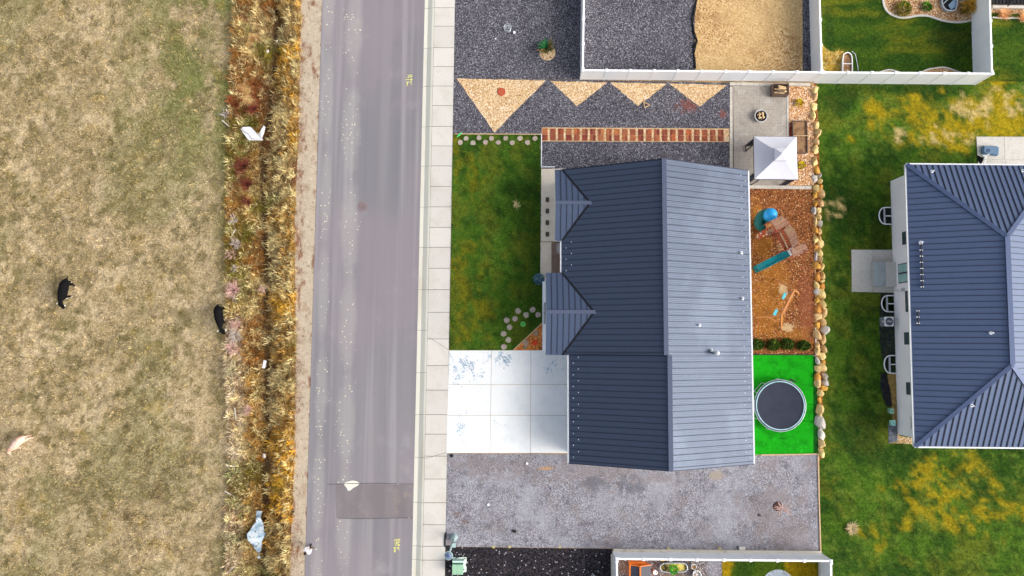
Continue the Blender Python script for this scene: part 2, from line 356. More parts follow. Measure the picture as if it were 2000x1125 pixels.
M['roof2'] = mat('roof_steel_blue', lin(88,102,132), rough=.42, metal=.12, spec=.45, layers=[('m', (.92,.93,.95), 1.5, .4, .65, .6), ('m', (.86,.87,.89), 40, .4, .6, .6)], rnd=.04)
M['ridge2'] = mat('ridge_steel_blue', lin(72,86,118), rough=.45, metal=.2)
M['white'] = mat('white_paint', lin(226,228,230), rough=.5, layers=[('m', (.94,.94,.94), 3, .45, .65, .6)])
M['stucco'] = mat('white_stucco', lin(236,239,244), rough=.8, layers=[('m', (.95,.95,.96), 1.5, .45, .65, .6)], bump=('n', 60, .3, .01))
M['vinyl'] = mat('white_vinyl', lin(238,241,244), rough=.45, layers=[('m', (.95,.96,.97), .8, .4, .65, .7, (1,1,.2))])
M['vinylcap'] = mat('white_vinyl_cap', lin(244,246,248), rough=.4)
M['footing'] = mat('footing_concrete', lin(206,198,184), rough=.85, layers=[('n', lin(170,158,140), 2, .52, .7, .7)], bump=('n', 40, .3, .01))
M['glass'] = mat('window_glass', lin(150,190,190), rough=.08, spec=.6, layers=[('n', lin(120,165,170), 1.2, .45, .6, .6)])
M['darkglass'] = mat('dark_glass', lin(70,86,92), rough=.08, spec=.6)
M['black'] = mat('black_metal', lin(24,25,28), rough=.45)
M['blackfab'] = mat('black_fabric', lin(34,35,38), rough=.9, layers=[('n', lin(70,72,76), 5, .55, .7, .6)], bump=('n', 9, .8, .05))
M['galv'] = mat('galvanised_steel', lin(186,192,198), rough=.35, metal=.4)
M['wood'] = mat('pale_timber', lin(196,168,132), rough=.8, layers=[('m', (.75,.7,.62), 3, .45, .65, .8)])
M['woodred'] = mat('red_cedar', lin(168,92,62), rough=.8, rnd=.25, layers=[('m', (.7,.65,.6), 5, .45, .62, .8)])
M['woodgrey'] = mat('weathered_slats', lin(158,122,100), rough=.85, rnd=.3, layers=[('m', (.72,.7,.68), 5, .45, .62, .8)])
M['woodorange'] = mat('oiled_timber', lin(206,140,84), rough=.7, layers=[('m', (.8,.72,.65), 4, .45, .62, .8)])
M['woodold'] = mat('old_grey_board', lin(206,200,190), rough=.9, layers=[('m', (.75,.72,.68), 6, .45, .62, .8)])
M['barkwood'] = mat('dark_timber', lin(112,92,82), rough=.9, layers=[('m', (.7,.68,.66), 6, .45, .62, .8)])
M['log'] = mat('split_log', lin(224,194,146), rough=.85, layers=[('n', lin(120,86,58), 5, .55, .65, .8)])
M['soil'] = mat('bed_soil', lin(152,118,86), rough=.95, layers=[('n', lin(112,82,58), 3, .45, .62, .8)], bump=('n', 14, .8, .05))
M['paver'] = mat('grey_paver', lin(176,168,158), rough=.9, spec=.2, layers=[('n', lin(196,190,182), 1.1, .5, .7, .8), ('m', (.84,.83,.82), 5, .45, .62, .8), ('n', lin(146,134,118), .9, .58, .72, .6)], bump=('n', 40, .3, .01))
M['paverjoint'] = mat('paver_joint_sand', lin(118,108,98), rough=.95)
M['capstone'] = mat('edge_paver', lin(196,190,180), rough=.9, rnd=.16, layers=[('m', (.88,.87,.85), 8, .45, .62, .8)], bump=('n', 40, .3, .01))
M['brick'] = mat('clay_paver', lin(146,84,62), rough=.9, spec=.2, rnd=.75, layers=[('n', lin(190,104,58), 1.7, .52, .66, .8), ('m', (.72,.7,.7), 4, .45, .62, .8)], bump=('n', 30, .4, .01))
M['boulder'] = mat('sandstone_boulder', lin(222,190,130), rough=.9, spec=.2, rnd=.28, space='O', layers=[('n', lin(228,204,156), 1.6, .45, .65, .8), ('n', lin(164,118,58), 2.4, .56, .70, .7), ('m', (.8,.78,.74), 9, .45, .62, .8)], bump=('n', 7, .6, .05))
M['boulder_grey'] = mat('grey_boulder', lin(202,196,186), rough=.9, spec=.2, rnd=.2, space='O', layers=[('n', lin(164,158,154), 2.0, .5, .68, .8), ('m', (.82,.8,.78), 9, .45, .62, .8)], bump=('n', 7, .6, .05))
M['boulder_orange'] = mat('amber_boulder', lin(212,158,76), rough=.9, spec=.2, rnd=.2, space='O', layers=[('n', lin(180,122,50), 2.0, .5, .68, .8), ('m', (.82,.8,.78), 9, .45, .62, .8)], bump=('n', 7, .6, .05))
M['step'] = mat('stepping_stone', lin(178,164,154), rough=.95, rnd=.2, space='O', layers=[('m', (.8,.78,.76), 7, .42, .62, .8), ('n', lin(196,168,140), 4, .52, .7, .6)], bump=('n', 30, .5, .01))

# ------------------------------------------------------------------ west side: field, ditch, shoulder, road
def line_fn(pts, z=-.2):            # px polyline down the picture -> X as a function of Y
    q = sorted([(P(u, v, z).y, P(u, v, z).x) for u, v in pts])
    ys = np.array([a for a, b in q]); xs = np.array([b for a, b in q])
    s0 = (xs[1]-xs[0])/(ys[1]-ys[0]); s1 = (xs[-1]-xs[-2])/(ys[-1]-ys[-2])
    def f(y):
        y = np.asarray(y, float); r = np.interp(y, ys, xs)
        r = np.where(y < ys[0], xs[0] + (y-ys[0])*0.0, r); return np.where(y > ys[-1], xs[-1] + (y-ys[-1])*0.0, r)
    return f
xF = line_fn([(462,0),(452,230),(446,420),(447,700),(452,860),(446,1125)])
xD = line_fn([(538,0),(531,150),(507,300),(514,500),(517,700),(515,850),(507,1125)])
xV = line_fn([(589,0),(585,250),(577,430),(579,700),(576,900),(566,1125)])
def edge_line(u0, u1, z=0.0):
    a = P(u0, 0, z); b = P(u1, 1125, z); k = (a.x-b.x)/(a.y-b.y)
    return lambda y: b.x + (y-b.y)*k
xR0 = edge_line(629.6, 595.4); xR1 = edge_line(829.6, 804.0); xG1 = edge_line(844, 820); xC1 = edge_line(848.5, 824); xS1 = edge_line(888.8, 869)
YA, YB = -48.0, 62.0
ZF = -0.22
def zfield(x, y): return ZF + (fb(x, y, .12, 3)-.5)*.25 + (fb(x, y, 1.1, 8)-.5)*.10
def field_col(x, y):
    n = fb(x, y, .75, 21, 5); n2 = fb(x, y, .16, 31, 4); n3 = fb(x, y, 2.0, 41, 4)
    c = np.tile(np.array(lin(172,154,118)), (len(x), 1))
    c = mixv(c, lin(204,184,150), sst(n, .50, .61)*.8)
    c = mixv(c, lin(132,128,86), sst(n2 + .35*(n3-.5), .47, .61)*.65); c = mixv(c, lin(186,166,132), sst(fb(x*1.6, y*.35, .12, 87, 3), .5, .64)*.55)
    c = mixv(c, lin(118,106,66), sst(n3, .52, .66)*.65); n4 = fb(x, y, 2.6, 47, 3); c = mixv(c, lin(96,86,50), sst(n4, .60, .72)*.45); c = mixv(c, lin(206,188,150), sst(-n4, -.42, -.32)*.35)
    top = sst(y, 8, 22)*sst(x, -33, -24)
    c = mixv(c, lin(116,124,66), top*sst(fb(x, y, .7, 61), .36, .54)*.8)
    c = mixv(c, lin(104,106,52), sst(x - xF(y), -1.6, -.3)*sst(fb(x, y, .35, 71), .35, .6)*.7)
    c = mixv(c, lin(104,80,54), blob(x, y, [(P(305,960).x, P(305,960).y, .5, 1.0), (P(250,1010).x, P(250,1010).y, .7, .4), (P(340,690).x, P(340,690).y, .25, .8)], 1.2, .5)*.6)
    c = mixv(c, lin(186,156,80), sst(fb(x, y, .9, 81), .66, .78)*.3)
    return c
def grid_mesh(name, xs, ys, zf, cf, m):
    X, Y = np.meshgrid(xs, ys); n, k = X.shape; x = X.ravel(); y = Y.ravel()
    v = np.stack([x, y, zf(x, y)], 1); i = np.arange(n*k).reshape(n, k)
    f = np.stack([i[:-1,:-1], i[:-1,1:], i[1:,1:], i[1:,:-1]], -1).reshape(-1, 4)
    me = np_mesh(name, v, f, cf(x, y)); me.materials.append(m)
    me.polygons.foreach_set('use_smooth', [True]*len(me.polygons))
    o = bpy.data.objects.new(name, me); C.objects.link(o); return tag(o, kind='structure')
# the far ground, one sheet
gx = np.concatenate([np.linspace(-900, -66, 6), np.linspace(-64, 64, 33), np.linspace(70, 900, 6)])
gy = np.concatenate([np.linspace(-900, -60, 6), np.linspace(-50, 66, 30), np.linspace(75, 900, 6)])
grid_mesh('ground', gx, gy, lambda x, y: np.full_like(x, -1.35), lambda x, y: np.tile(np.array(lin(170,150,110)), (len(x), 1)), M['soilattr'])
# field: warped grid whose eastern edge follows the ditch
def warped(name, fa, fbn, ns, ys, zf, cf, m):
    S, Y = np.meshgrid(ns, ys); y = Y.ravel(); s = S.ravel(); x = fa(y)*(1-s) + fbn(y)*s
    n, k = S.shape; i = np.arange(n*k).reshape(n, k)
    v = np.stack([x, y, zf(x, y, s)], 1); f = np.stack([i[:-1,:-1], i[:-1,1:], i[1:,1:], i[1:,:-1]], -1).reshape(-1, 4)
    me = np_mesh(name, v, f, cf(x, y, s)); me.materials.append(m)
    me.polygons.foreach_set('use_smooth', [True]*len(me.polygons))
    o = bpy.data.objects.new(name, me); C.objects.link(o); return tag(o, kind='structure')
ysF = np.arange(YA, YB, .2)
warped('field', lambda y: np.full_like(y, -46.), xF, np.linspace(0, 1, 150), ysF, lambda x, y, s: zfield(x, y), lambda x, y, s: field_col(x, y), M['soilattr'])
warped('far_field', lambda y: np.full_like(y, -140.), lambda y: np.full_like(y, -46.), np.linspace(0, 1, 80), np.arange(-120, 130, 2.), lambda x, y, s: np.full_like(x, ZF-.05*(s < .99)), lambda x, y, s: field_col(x, y), M['soilattr'])
def zditch(x, y, s):
    d = (xD(y)-xF(y))/(xV(y)-xF(y))
    lo = np.where(s < d, 1 - s/d, (s-d)/(1-d))
    z = -.95 + (1-np.cos(lo*np.pi))/2*np.where(s < d, .95+ZF, .93) + (fb(x, y, 1.2, 5)-.5)*.16*np.minimum(1, 6*np.minimum(s, 1-s))
    z0 = zfield(x, y); return np.where(s < .001, z0, z)
def ditch_col(x, y, s):
    c = np.tile(np.array(lin(166,132,84)), (len(x), 1)); n = fb(x, y, .6, 91)
    c = mixv(c, lin(188,160,112), sst(n, .5, .62)*.8); c = mixv(c, lin(110,58,34), sst(fb(x, y, .45, 95), .54, .64)*.8)
    d = (xD(y)-xF(y))/(xV(y)-xF(y)); c = mixv(c, lin(70,50,34), (1-sst(np.abs(s-d), .03, .12))*.8)
    return c
warped('ditch_bank', xF, xV, np.linspace(0, 1, 36), np.arange(YA, YB, .25), zditch, ditch_col, M['soilattr'])
warped('road_shoulder', xV, lambda y: xR0(y)+.15, np.linspace(0, 1, 8), np.arange(YA, YB, .5), lambda x, y, s: -.02 - .004*s + (fb(x, y, 1.5, 6)-.5)*.05*np.minimum(1, 5*np.minimum(s, 1-s)), lambda x, y, s: np.ones((len(x), 3)), M['shoulder'])

# ---- plants of the field and the ditch
def tufts(cx, cy, zf, per, L, W, lean, colf, spread=.05, tall=False, seed=1):
    r = np.random.default_rng(seed); n = len(cx)
    x = np.repeat(cx, per) + r.normal(0, spread, n*per); y = np.repeat(cy, per) + r.normal(0, spread, n*per)
    c = colf(cx, cy); c = np.repeat(c*r.uniform(.65, 1.35, (n, 1)), per, 0)*r.uniform(.7, 1.35, (n*per, 1))
    Ls = np.repeat(r.uniform(L[0], L[1], n), per)*r.uniform(.6, 1.1, n*per)
    return blades(np.stack([x, y, zf(x, y)], 1), Ls, r.uniform(W[0], W[1], n*per), r.uniform(0, 2*np.pi, n*per), r.uniform(lean[0], lean[1], n*per), c, tall)
r = np.random.default_rng(5)
n = 80000; fx = r.uniform(-45, -19.5, n); fy = r.uniform(-20, 31, n)
k = (fx < xF(fy)-.05) & (r.random(n) < .25 + sst(fb(fx, fy, .6, 33), .40, .62)); fx = fx[k]; fy = fy[k]
def fcol2(x, y):
    c = field_col(x, y); q = r.random(len(x)); c = mixv(c, lin(206,180,120), (q < .16)*.6); c = mixv(c, lin(92,84,48), (q > .70)*.6); return c
o = blade_obj('field_grass', [tufts(fx, fy, zfield, 5, (.10,.24), (.02,.05), (.6,.98), fcol2, .07)], M['blade'])
tag(o, 'short dry tan and olive pasture grass covering the field', 'grass', kind='stuff')
n = 15500; y = r.uniform(-20, 31, n); s = r.uniform(-.02, 1.0, n); x = xF(y)*(1-s) + xV(y)*s
d = (xD(y)-xF(y))/(xV(y)-xF(y)); kill = r.random(n) > sst(np.abs(s-d), .03, .12)*.93 + .07
kill |= (s > .86) & (r.random(n) < .55); kill |= fb(x, y, .8, 14) < .34
x = x[~kill]; y = y[~kill]; s = s[~kill]
SD = lambda x, y: np.clip((x-xF(y))/(xV(y)-xF(y)), 0, 1)
zd = lambda x, y: zditch(x, y, np.clip(SD(x, y), .002, 1))
def dcol(x, y):
    s = SD(x, y); q = np.random.default_rng(3).random(len(x))
    c = np.tile(np.array(lin(190,148,76)), (len(x), 1))
    c = mixv(c, lin(214,194,138), sst(fb(x, y, .5, 17), .46, .58)*.9)
    c = mixv(c, lin(226,172,52), sst(fb(x, y, .38, 23), .48, .60)*(s > .45)*.9)
    c = mixv(c, lin(160,104,44), (s < .55)*sst(fb(x, y, .3, 83), .42, .52)*.85)
    red = sst(fb(x, y, .22, 29) + .12*(y > 0), .56, .66)*(s < .62)*sst(y, -6, 2)
    c = mixv(c, lin(132,66,40), red*.85); c = mixv(c, lin(216,202,176), (s < .22)*(y < 2)*.7)
    c = mixv(c, lin(104,116,40), sst(fb(x, y, .30, 37), .60, .70)*.75)
    c = mixv(c, lin(112,78,40), (q < .34)*.85); c = mixv(c, lin(240,224,164), (q > .8)*.85)
    return c
half = len(x)//2
o = blade_obj('ditch_grass', [tufts(x[:half], y[:half], zd, 15, (.35,.75), (.022,.045), (.35,.92), dcol, .07, True, 2), tufts(x[half:], y[half:], zd, 17, (.18,.45), (.02,.04), (.4,.97), dcol, .09, False, 3)], M['blade'])
tag(o, 'tall golden and rusty dry grass filling the roadside ditch', 'grass', kind='stuff')
# low weeds on the shoulder edge
n = 1500; y = r.uniform(-20, 31, n); x = xV(y) + np.abs(r.normal(0, .35, n)); z0 = lambda x, y: np.full_like(x, -.05)
k = (fb(x, y, .7, 44) > .5) & (x < xR0(y)-.3); x = x[k]; y = y[k]
o = blade_obj('shoulder_weeds', [tufts(x, y, z0, 9, (.08,.2), (.02,.04), (.6,.98), lambda x, y: np.tile(np.array(lin(132,78,46)), (len(x), 1)), .1)], M['blade'])
tag(o, 'low rusty weeds creeping onto the dirt shoulder', 'weeds', kind='stuff')

# ---- road
road = struct(MB().prism([(xR0(YA), YA), (xR1(YA), YA), (xR1(YB), YB), (xR0(YB), YB)], -.25, 0.0), 'road', M['asphalt'])
def rsheet(px, z, name, m, parent=road):
    return build(MB().prism([P(u, v, z) for u, v in px], z-.003, z), name, m, parent)
rsheet([(655,945),(806,947),(804.5,1013),(657,1011)], .004, 'asphalt_patch', M['patch'])
def crack(pts, wd, z, name='tar_seam'):
    mb = MB(); q = [P(u, v, z) for u, v in pts]
    for a, b in zip(q, q[1:]):
        d = (b-a).normalized(); s = Vector((-d.y, d.x, 0))*wd/2; mb.poly([a-s-d*.01, b-s+d*.01, b+s+d*.01, a+s-d*.01])
    return build(mb, name, M['tar'], road)
crack([(640,946),(690,944.5),(740,944),(775,945),(808,945.5)], .05, .009)
crack([(660,1012),(700,1013),(760,1012),(806,1011)], .05, .009)
mb = MB(); spill = [(671,945),(678,941),(688,938.5),(697,940),(703,944),(698,949),(690,953),(684,958),(680,959),(677,953)]
q = [P(u, v, .0085) for u, v in spill]; mb.prism(q, .0045, .0085)
build(mb, 'concrete_spill', mat('dried_spill', lin(222,220,204), layers=[('n', lin(196,190,172), 4, .5, .7, .7)]), road)
mb = MB(); mb.lathe(P(708,403,0), [(.0,.004),(.40,.004),(.40,.012),(.34,.014),(.33,.006),(0,.006)][::-1], 28)
mh = build(mb, 'manhole_cover', mat('rusty_iron', lin(140,128,130), rough=.7, layers=[('m', (.7,.68,.68), 8, .4, .6, .8)]), road)
mb = MB()
for a in range(-3, 4):
    c = P(708,403,0); h = math.sqrt(.31**2 - (a*.085)**2); mb.box((c.x + a*.085, c.y, .014), (.035, 2*h, .012))
build(mb, 'tread_bar', mat('rusty_bar', lin(128,112,112), rough=.7), mh)
# painted survey marks (strokes between pixels of the photograph, on the road)
M['yellow'] = mat('yellow_marking_paint', lin(226,222,130), rough=.8, layers=[('n', lin(150,146,120), 9, .58, .68, .7)])
def strokes(list_, name):
    mb = MB()
    for a, b, wd in list_:
        a = P(*a, .0125 + .0003*random.random()); b = P(*b, a.z); d = (b-a).normalized(); s = Vector((-d.y, d.x, 0))*wd/2
        mb.poly([a-s, b-s, b+s, a+s])
    return build(mb, name, M['yellow'], road)
def mark(u0, v0, k, l): return [((u0+a/k, v0+b/k), (u0+c/k, v0+d/k), .042) for a, b, c, d in l]
s22 = 22.5
strokes(mark(780, 130, s22, [(275,572,560,572),(500,515,570,572),(500,625,570,572),(360,380,420,380),(415,375,415,500),(330,490,440,490),(455,370,555,370),(470,380,470,440),(555,380,555,450),(460,440,560,440),(510,440,510,490),(450,665,545,665),(455,715,545,715),(520,760,560,790),(295,690,410,660),(310,690,365,760),(400,670,365,760),(365,750,325,850)]), 'painted_mark')
strokes(mark(755, 1040, s22, [(475,300,585,300),(480,300,480,350),(530,300,530,350),(585,300,585,350),(490,380,490,420),(490,380,560,372),(580,385,580,430),(490,420,530,450),(540,410,540,440),(335,330,440,330),(340,330,340,375),(415,280,425,400),(335,460,470,460),(420,420,480,465),(420,505,480,465),(340,550,580,550),(500,495,590,550),(500,605,590,550),(455,665,560,665),(455,712,560,712),(535,760,570,775),(300,660,425,650),(310,665,365,730),(420,655,365,730),(320,770,405,760),(320,770,400,800),(320,830,400,800),(320,850,400,850)]), 'painted_mark')

# ---- gutter, kerb and sidewalk, slab by slab
walk_v = [-290,-250,-212,-174,-136,-98,-60,-22,15,51,93,130,168,206,247,285,324,364,404,444,483,524,565.6,610,662,714,762,810,848,891,935.6,982,1025,1067,1094,1132,1172,1212,1252,1292,1332,1372]
sidewalk = struct(MB().prism([(xC1(YA), YA), (xS1(YA)+.02, YA), (xS1(YB)+.02, YB), (xC1(YB), YB)], -.25, .085), 'sidewalk', mat('joint_grime', lin(98,94,88)))
for va, vb in zip(walk_v, walk_v[1:]):
    ya0 = P(836, va).y; ya1 = P(880, va).y; yb0 = P(836, vb).y; yb1 = P(880, vb).y; g = .018
    p = [(xC1(ya0)+.035, ya0-g), (xS1(ya1), ya1-g), (xS1(yb1), yb1+g), (xC1(yb0)+.035, yb0+g)]
    build(MB().prism(p, .06, Z0 + .004 + random.uniform(0, .004)), 'paving_slab', M['concrete'], sidewalk)
gutter = struct(MB().prism([(xR1(YA)+.004, YA), (xC1(YA), YA), (xC1(YB), YB), (xR1(YB)+.004, YB)], -.3, -.02), 'kerb_and_gutter', bpy.data.materials['joint_grime'])
gv = [-290,-212,-136,-60,15,93,168,247,324,404,483,565.6,645,728,810,894,982,1067,1094,1172,1252,1332,1400]
for va, vb in zip(gv, gv[1:]):
    mb = MB(); g = .012; yy = [P(830, va).y-g, P(830, vb).y+g]; vs = []
    for y_ in yy:
        a, b, c = xR1(y_)+.006, xG1(y_), xC1(y_)+.01
        vs += [(a, y_, -.15), (a, y_, .006), (b-.30, y_, -.012), (b+.03, y_, .112), (c-.03, y_, Z0+.006), (c, y_, Z0), (c, y_, -.15)]
    nn = 7; mb.add(vs, [[i, (i+1) % nn, nn+(i+1) % nn, nn+i] for i in range(nn)] + [list(range(nn))[::-1], list(range(nn, 2*nn))])
    build(mb, 'kerb_stone', M['gutter'], gutter)
# score lines of the driveway crossing
def groove(a, b, wd, z, m, parent, name='score_line'):
    a = P(*a, z); b = P(*b, z); d = (b-a).normalized(); s = Vector((-d.y, d.x, 0))*wd/2
    return build(MB().poly([a-s, b-s, b+s, a+s]), name, m, parent)
M['groove'] = mat('joint_dirt', lin(128,122,112))
groove((837,658.5),(875.5,682.5), .03, Z0+.012, M['groove'], sidewalk); groove((831,895.5),(872,884), .03, Z0+.012, M['groove'], sidewalk)

# ------------------------------------------------------------------ lots: base and surfaces
def sheet(px, z, name, m, th=.2): return struct(MB().prism([P(u, v, z) for u, v in px], z-th, z), name, m)
LX = lambda v: 888.8 + (869-888.8)*v/1125 + .3
lot = sheet([(LX(-300), -300), (1588, -300), (1590,160), (1590,360), (1594,560), (1598,760), (1600,890), (1603,1078), (1612,1450), (LX(1450), 1450)], Z0-.01, 'lot_base', M['earth'], 1.2)
sheet([(LX(-260), -260), (1137,-260), (1137,155.5), (892,153), (LX(153),153)], Z0+.002, 'dark_gravel_bed', M['gravel'], .05)
sheet([(1138,-260), (1357,-260), (1357,139), (1356,158), (1138,154)], Z0+.002, 'dark_gravel_bed', M['gravel'], .05)
sheet([(1357,-260), (1568,-260), (1570,158), (1357,158)], Z0+.0025, 'wood_chip_bed', M['bark_tan'], .05)
sheet([(1566,-260), (1588,-260), (1588,159), (1568,158)], Z0+.006, 'dark_gravel_strip', M['gravel'], .004)
sheet([(LX(153),153.4), (892,153.4), (1137,156), (1425,162), (1425,250.5), (1058,249.5), (1057,262), (LX(262),262)], Z0+.002, 'zigzag_gravel_bed', M['gravel'], .05)
for px in ([(892,153.5),(1066,157),(966,259)], [(1075,158),(1186,161),(1127,207)], [(1192,161),(1302,163.5),(1246,207)], [(1307,163.5),(1420,166),(1367,208)]):
    out = []
    for i in range(3):                 # uneven gravel edges
        a = Vector(px[i]); b = Vector(px[(i+1) % 3]); n_ = 14
        for j in range(n_): out.append(tuple(a.lerp(b, j/n_) + (Vector((random.uniform(-1,1), random.uniform(-1,1)))*.7 if j else Vector((0,0)))))
    sheet(out, Z0+.012, 'tan_gravel_triangle', M['gravel_tan'], .008)
sheet([(1058.5,275.5), (1424,277), (1424,345), (1058.5,330)], Z0+.002, 'side_gravel_bed', M['gravel'], .05)
sheet([(1058,250), (1424,252.5), (1424,276.5), (1058,275)], Z0+.0015, 'path_gravel_bed', M['gravel_tan'], .05)
sheet([(LX(886),886), (1112,887.5), (1475,889.5), (1598,888), (1602,1077), (1196,1073), (1196,1071), (LX(1068),1067.5)], Z0+.002, 'gravel_pad', M['pad'], .05)
sheet([(1112,700), (1470,700), (1475,890), (1112,888)], Z0+.001, 'house_apron', M['pad'], .05)
sheet([(LX(1068),1068), (1195,1072), (1195,1450), (LX(1450),1450)], Z0+.003, 'black_gravel_bed', M['gravel_black'], .05)
M['inner'] = gravel('brown_grey_gravel', 16, [(lin(112,104,104),5),(lin(84,78,80),4),(lin(142,138,142),4),(lin(120,92,74),3),(lin(196,190,186),1)], layers=[('b', lin(150,150,162), blobs([(1395,1105,22,30)]), 1.5, .6, .6), ('b', lin(128,100,76), blobs([(1225,1100,26,22),(1320,1124,30,8)]), 3, .9, .55)])
sheet([(1196,1076), (1410,1078), (1410,1450), (1196,1450)], Z0+.003, 'back_yard_gravel', M['inner'], .05)
sheet([(1465,368), (1588,368), (1592,560), (1594,693), (1468,693)], Z0+.002, 'play_area_mulch', M['bark'], .05)
sheet([(1541,166), (1590,166), (1590,362), (1541,362)], Z0+.003, 'rose_gravel_bed', M['gravel_rose'], .05)
sheet([(1469,692.5), (1589,692.5), (1590,700), (1590,887), (1472,888)], Z0+.004, 'artificial_turf', M['turf'], .05)
sheet([(1588,696), (1596,696), (1598,886), (1589,886.5)], Z0+.007, 'turf_edge_strip', M['turf_dark'], .05)
tri = sheet([(1002,684), (1061,629), (1061,684)], Z0+.004, 'bark_corner_bed', M['bark_orange'], .05)
# driveway slabs, walk slabs
drive = sheet([(876.5,684), (1130,684), (1130,886), (872,885)], Z0-.02, 'driveway', M['footing'], .2)
def grid_px(rows, cols_top, cols_bot, vt, vb, m, parent, name, z, gap=.012):
    def X(i, v): t = (v-vt)/(vb-vt); return cols_top[i]*(1-t) + cols_bot[i]*t
    for va, vb_ in zip(rows, rows[1:]):
        for i in range(len(cols_top)-1):
            q = [P(X(i, va), va, z), P(X(i+1, va), va, z), P(X(i+1, vb_), vb_, z), P(X(i, vb_), vb_, z)]
            q = [(q[0].x+gap, q[0].y-gap), (q[1].x-gap, q[1].y-gap), (q[2].x-gap, q[2].y+gap), (q[3].x+gap, q[3].y+gap)]
            build(MB().prism(q, z-.1, z), name, m, parent)
grid_px([684,751,811.5,885], [877,960,1037,1128], [872,957,1036,1128], 684, 885, M['drive'], drive, 'concrete_slab', Z0+.008)
walk = sheet([(1057,329), (1200,329), (1200,345), (1120,545), (1056,545)], Z0-.02, 'front_walk', M['footing'], .2)
for px in ([(1057,329.5),(1100,329.5),(1100,471.5),(1056,471.5)], [(1100.5,329.5),(1200,329.5),(1200,345),(1100.5,345)], [(1055.5,473),(1077,473),(1077,545),(1055,545)]):
    build(MB().prism([P(u, v, Z0+.006) for u, v in px], Z0-.1, Z0+.006), 'concrete_slab', M['apron'], walk)
M['porch'] = mat('porch_tile', lin(142,120,106), rough=.8, layers=[('m', (.9,.88,.86), 6, .42, .6, .8), ('b', lin(200,196,192), [(P(1096,485).x, P(1096,485).y, .42, .6)], 2, .3, .9)])
for px in ([(1077.5,474),(1097,474),(1097,500),(1077.5,500)], [(1077.5,500.6),(1097,500.6),(1097,540),(1077.5,540)]):
    build(MB().prism([P(u, v, Z0+.05) for u, v in px], Z0-.1, Z0+.05), 'porch_slab', M['porch'], walk)

# ---- lawns: sheet with soil colours + blades
def lawn(name, px, z, colf, dens, res=.3, seed=1, label='mown lawn', area=None, hgt=(.03,.08)):
    poly = [P(u, v, z) for u, v in px]
    bm = bmesh.new(); f = bm.faces.new([bm.verts.new(p) for p in poly]); bm.normal_update()
    if f.normal.z < 0: f.normal_flip()
    xs = [p.x for p in poly]; ys = [p.y for p in poly]
    for a in np.arange(min(xs)+res, max(xs), res): bmesh.ops.bisect_plane(bm, geom=bm.verts[:]+bm.edges[:]+bm.faces[:], plane_co=(a,0,0), plane_no=(1,0,0))
    for a in np.arange(min(ys)+res, max(ys), res): bmesh.ops.bisect_plane(bm, geom=bm.verts[:]+bm.edges[:]+bm.faces[:], plane_co=(0,a,0), plane_no=(0,1,0))
    me = bpy.data.meshes.new(name); bm.to_mesh(me); bm.free()
    v = np.array([q.co[:] for q in me.vertices]); set_colors(me, colf(v[:,0], v[:,1])); me.materials.append(M['lawnattr'])
    o = bpy.data.objects.new(name, me); C.objects.link(o); tag(o, kind='structure')
    r = np.random.default_rng(seed); ar = area or (min(xs), max(xs), min(ys), max(ys))
    n = int(dens*(ar[1]-ar[0])*(ar[3]-ar[2])); x = r.uniform(ar[0], ar[1], n); y = r.uniform(ar[2], ar[3], n)
    k = inpoly(x, y, poly); x = x[k]; y = y[k]; n = len(x)
    c = colf(x, y)*r.uniform(.55, 1.5, (n, 1)); q = r.random(n); c = mixv(c, np.array(lin(176,168,60)), (q > .965)*.5)
    b = blades(np.stack([x, y, np.full(n, z)], 1), r.uniform(hgt[0], hgt[1], n)*2.2, r.uniform(.015, .04, n), r.uniform(0, 6.28, n), r.uniform(.5, .95, n), c)
    g = blade_obj(name + '_grass', [b], M['blade']); tag(g, label, 'grass', kind='stuff')
    return o
GREEN, DARK, OLIVE, YEL, TAN = lin(78,110,30), lin(48,82,24), lin(110,120,36), lin(186,160,28), lin(216,190,130)
def front_col(x, y):
    c = np.tile(np.array(lin(76,112,32)), (len(x), 1)); n = fb(x, y, .5, 3); x0 = xS1(y)
    c = mixv(c, DARK, sst(n, .46, .62)*.7); d = x - x0
    c = mixv(c, OLIVE, sst(np.sin(d*2.6+.5)*.12 + fb(x, y, .8, 9), .50, .62)*.7)
    ybl = [(P(902,520).x, P(902,520).y, .8, 3.2), (P(925,340).x, P(925,340).y, 1.0, 2.0), (P(893,305).x, P(893,305).y, .4, 1.6), (P(930,600).x, P(930,600).y, 1.4, 3.0), (P(905,640).x, P(905,640).y, .7, 1.6)]
    c = mixv(c, lin(138,128,26), blob(x, y, ybl, 1.3, 1.6)*sst(fb(x, y*.5, 2.2, 63), .36, .56)*.65); c = mixv(c, lin(96,128,44), sst(fb(x, y, 2.6, 67), .56, .68)*.5); c = mixv(c, lin(30,56,18), sst(fb(x, y, 2.4, 69), .56, .68)*.5)
    c = mixv(c, lin(50,80,24), sst(d, 4.4, 6.4)*.5)  # soft shade of the house painted into the lawn's east side
    return c
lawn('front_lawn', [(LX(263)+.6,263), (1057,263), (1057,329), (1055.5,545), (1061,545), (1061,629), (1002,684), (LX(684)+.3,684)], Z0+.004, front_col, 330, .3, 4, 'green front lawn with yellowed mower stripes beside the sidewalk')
def bl(l, z=ZL): return [(P(u, v, z).x, P(u, v, z).y, a/26.3, b/26.3) for u, v, a, b in l]
YP = bl([(1800,235,120,48),(1730,228,50,30),(1880,240,120,50),(1990,215,80,60),(1850,960,110,60),(1880,1000,120,50),(1700,1045,40,30),(1985,120,60,60),(1950,150,60,20)])
TP = bl([(1900,210,70,28),(1975,190,30,26),(1750,262,40,14),(1840,270,90,12),(1630,405,22,14)])
DP = bl([(1650,420,40,60),(1720,470,26,60),(1680,850,50,50),(1760,890,120,24),(1640,200,40,40),(1800,175,120,14)])
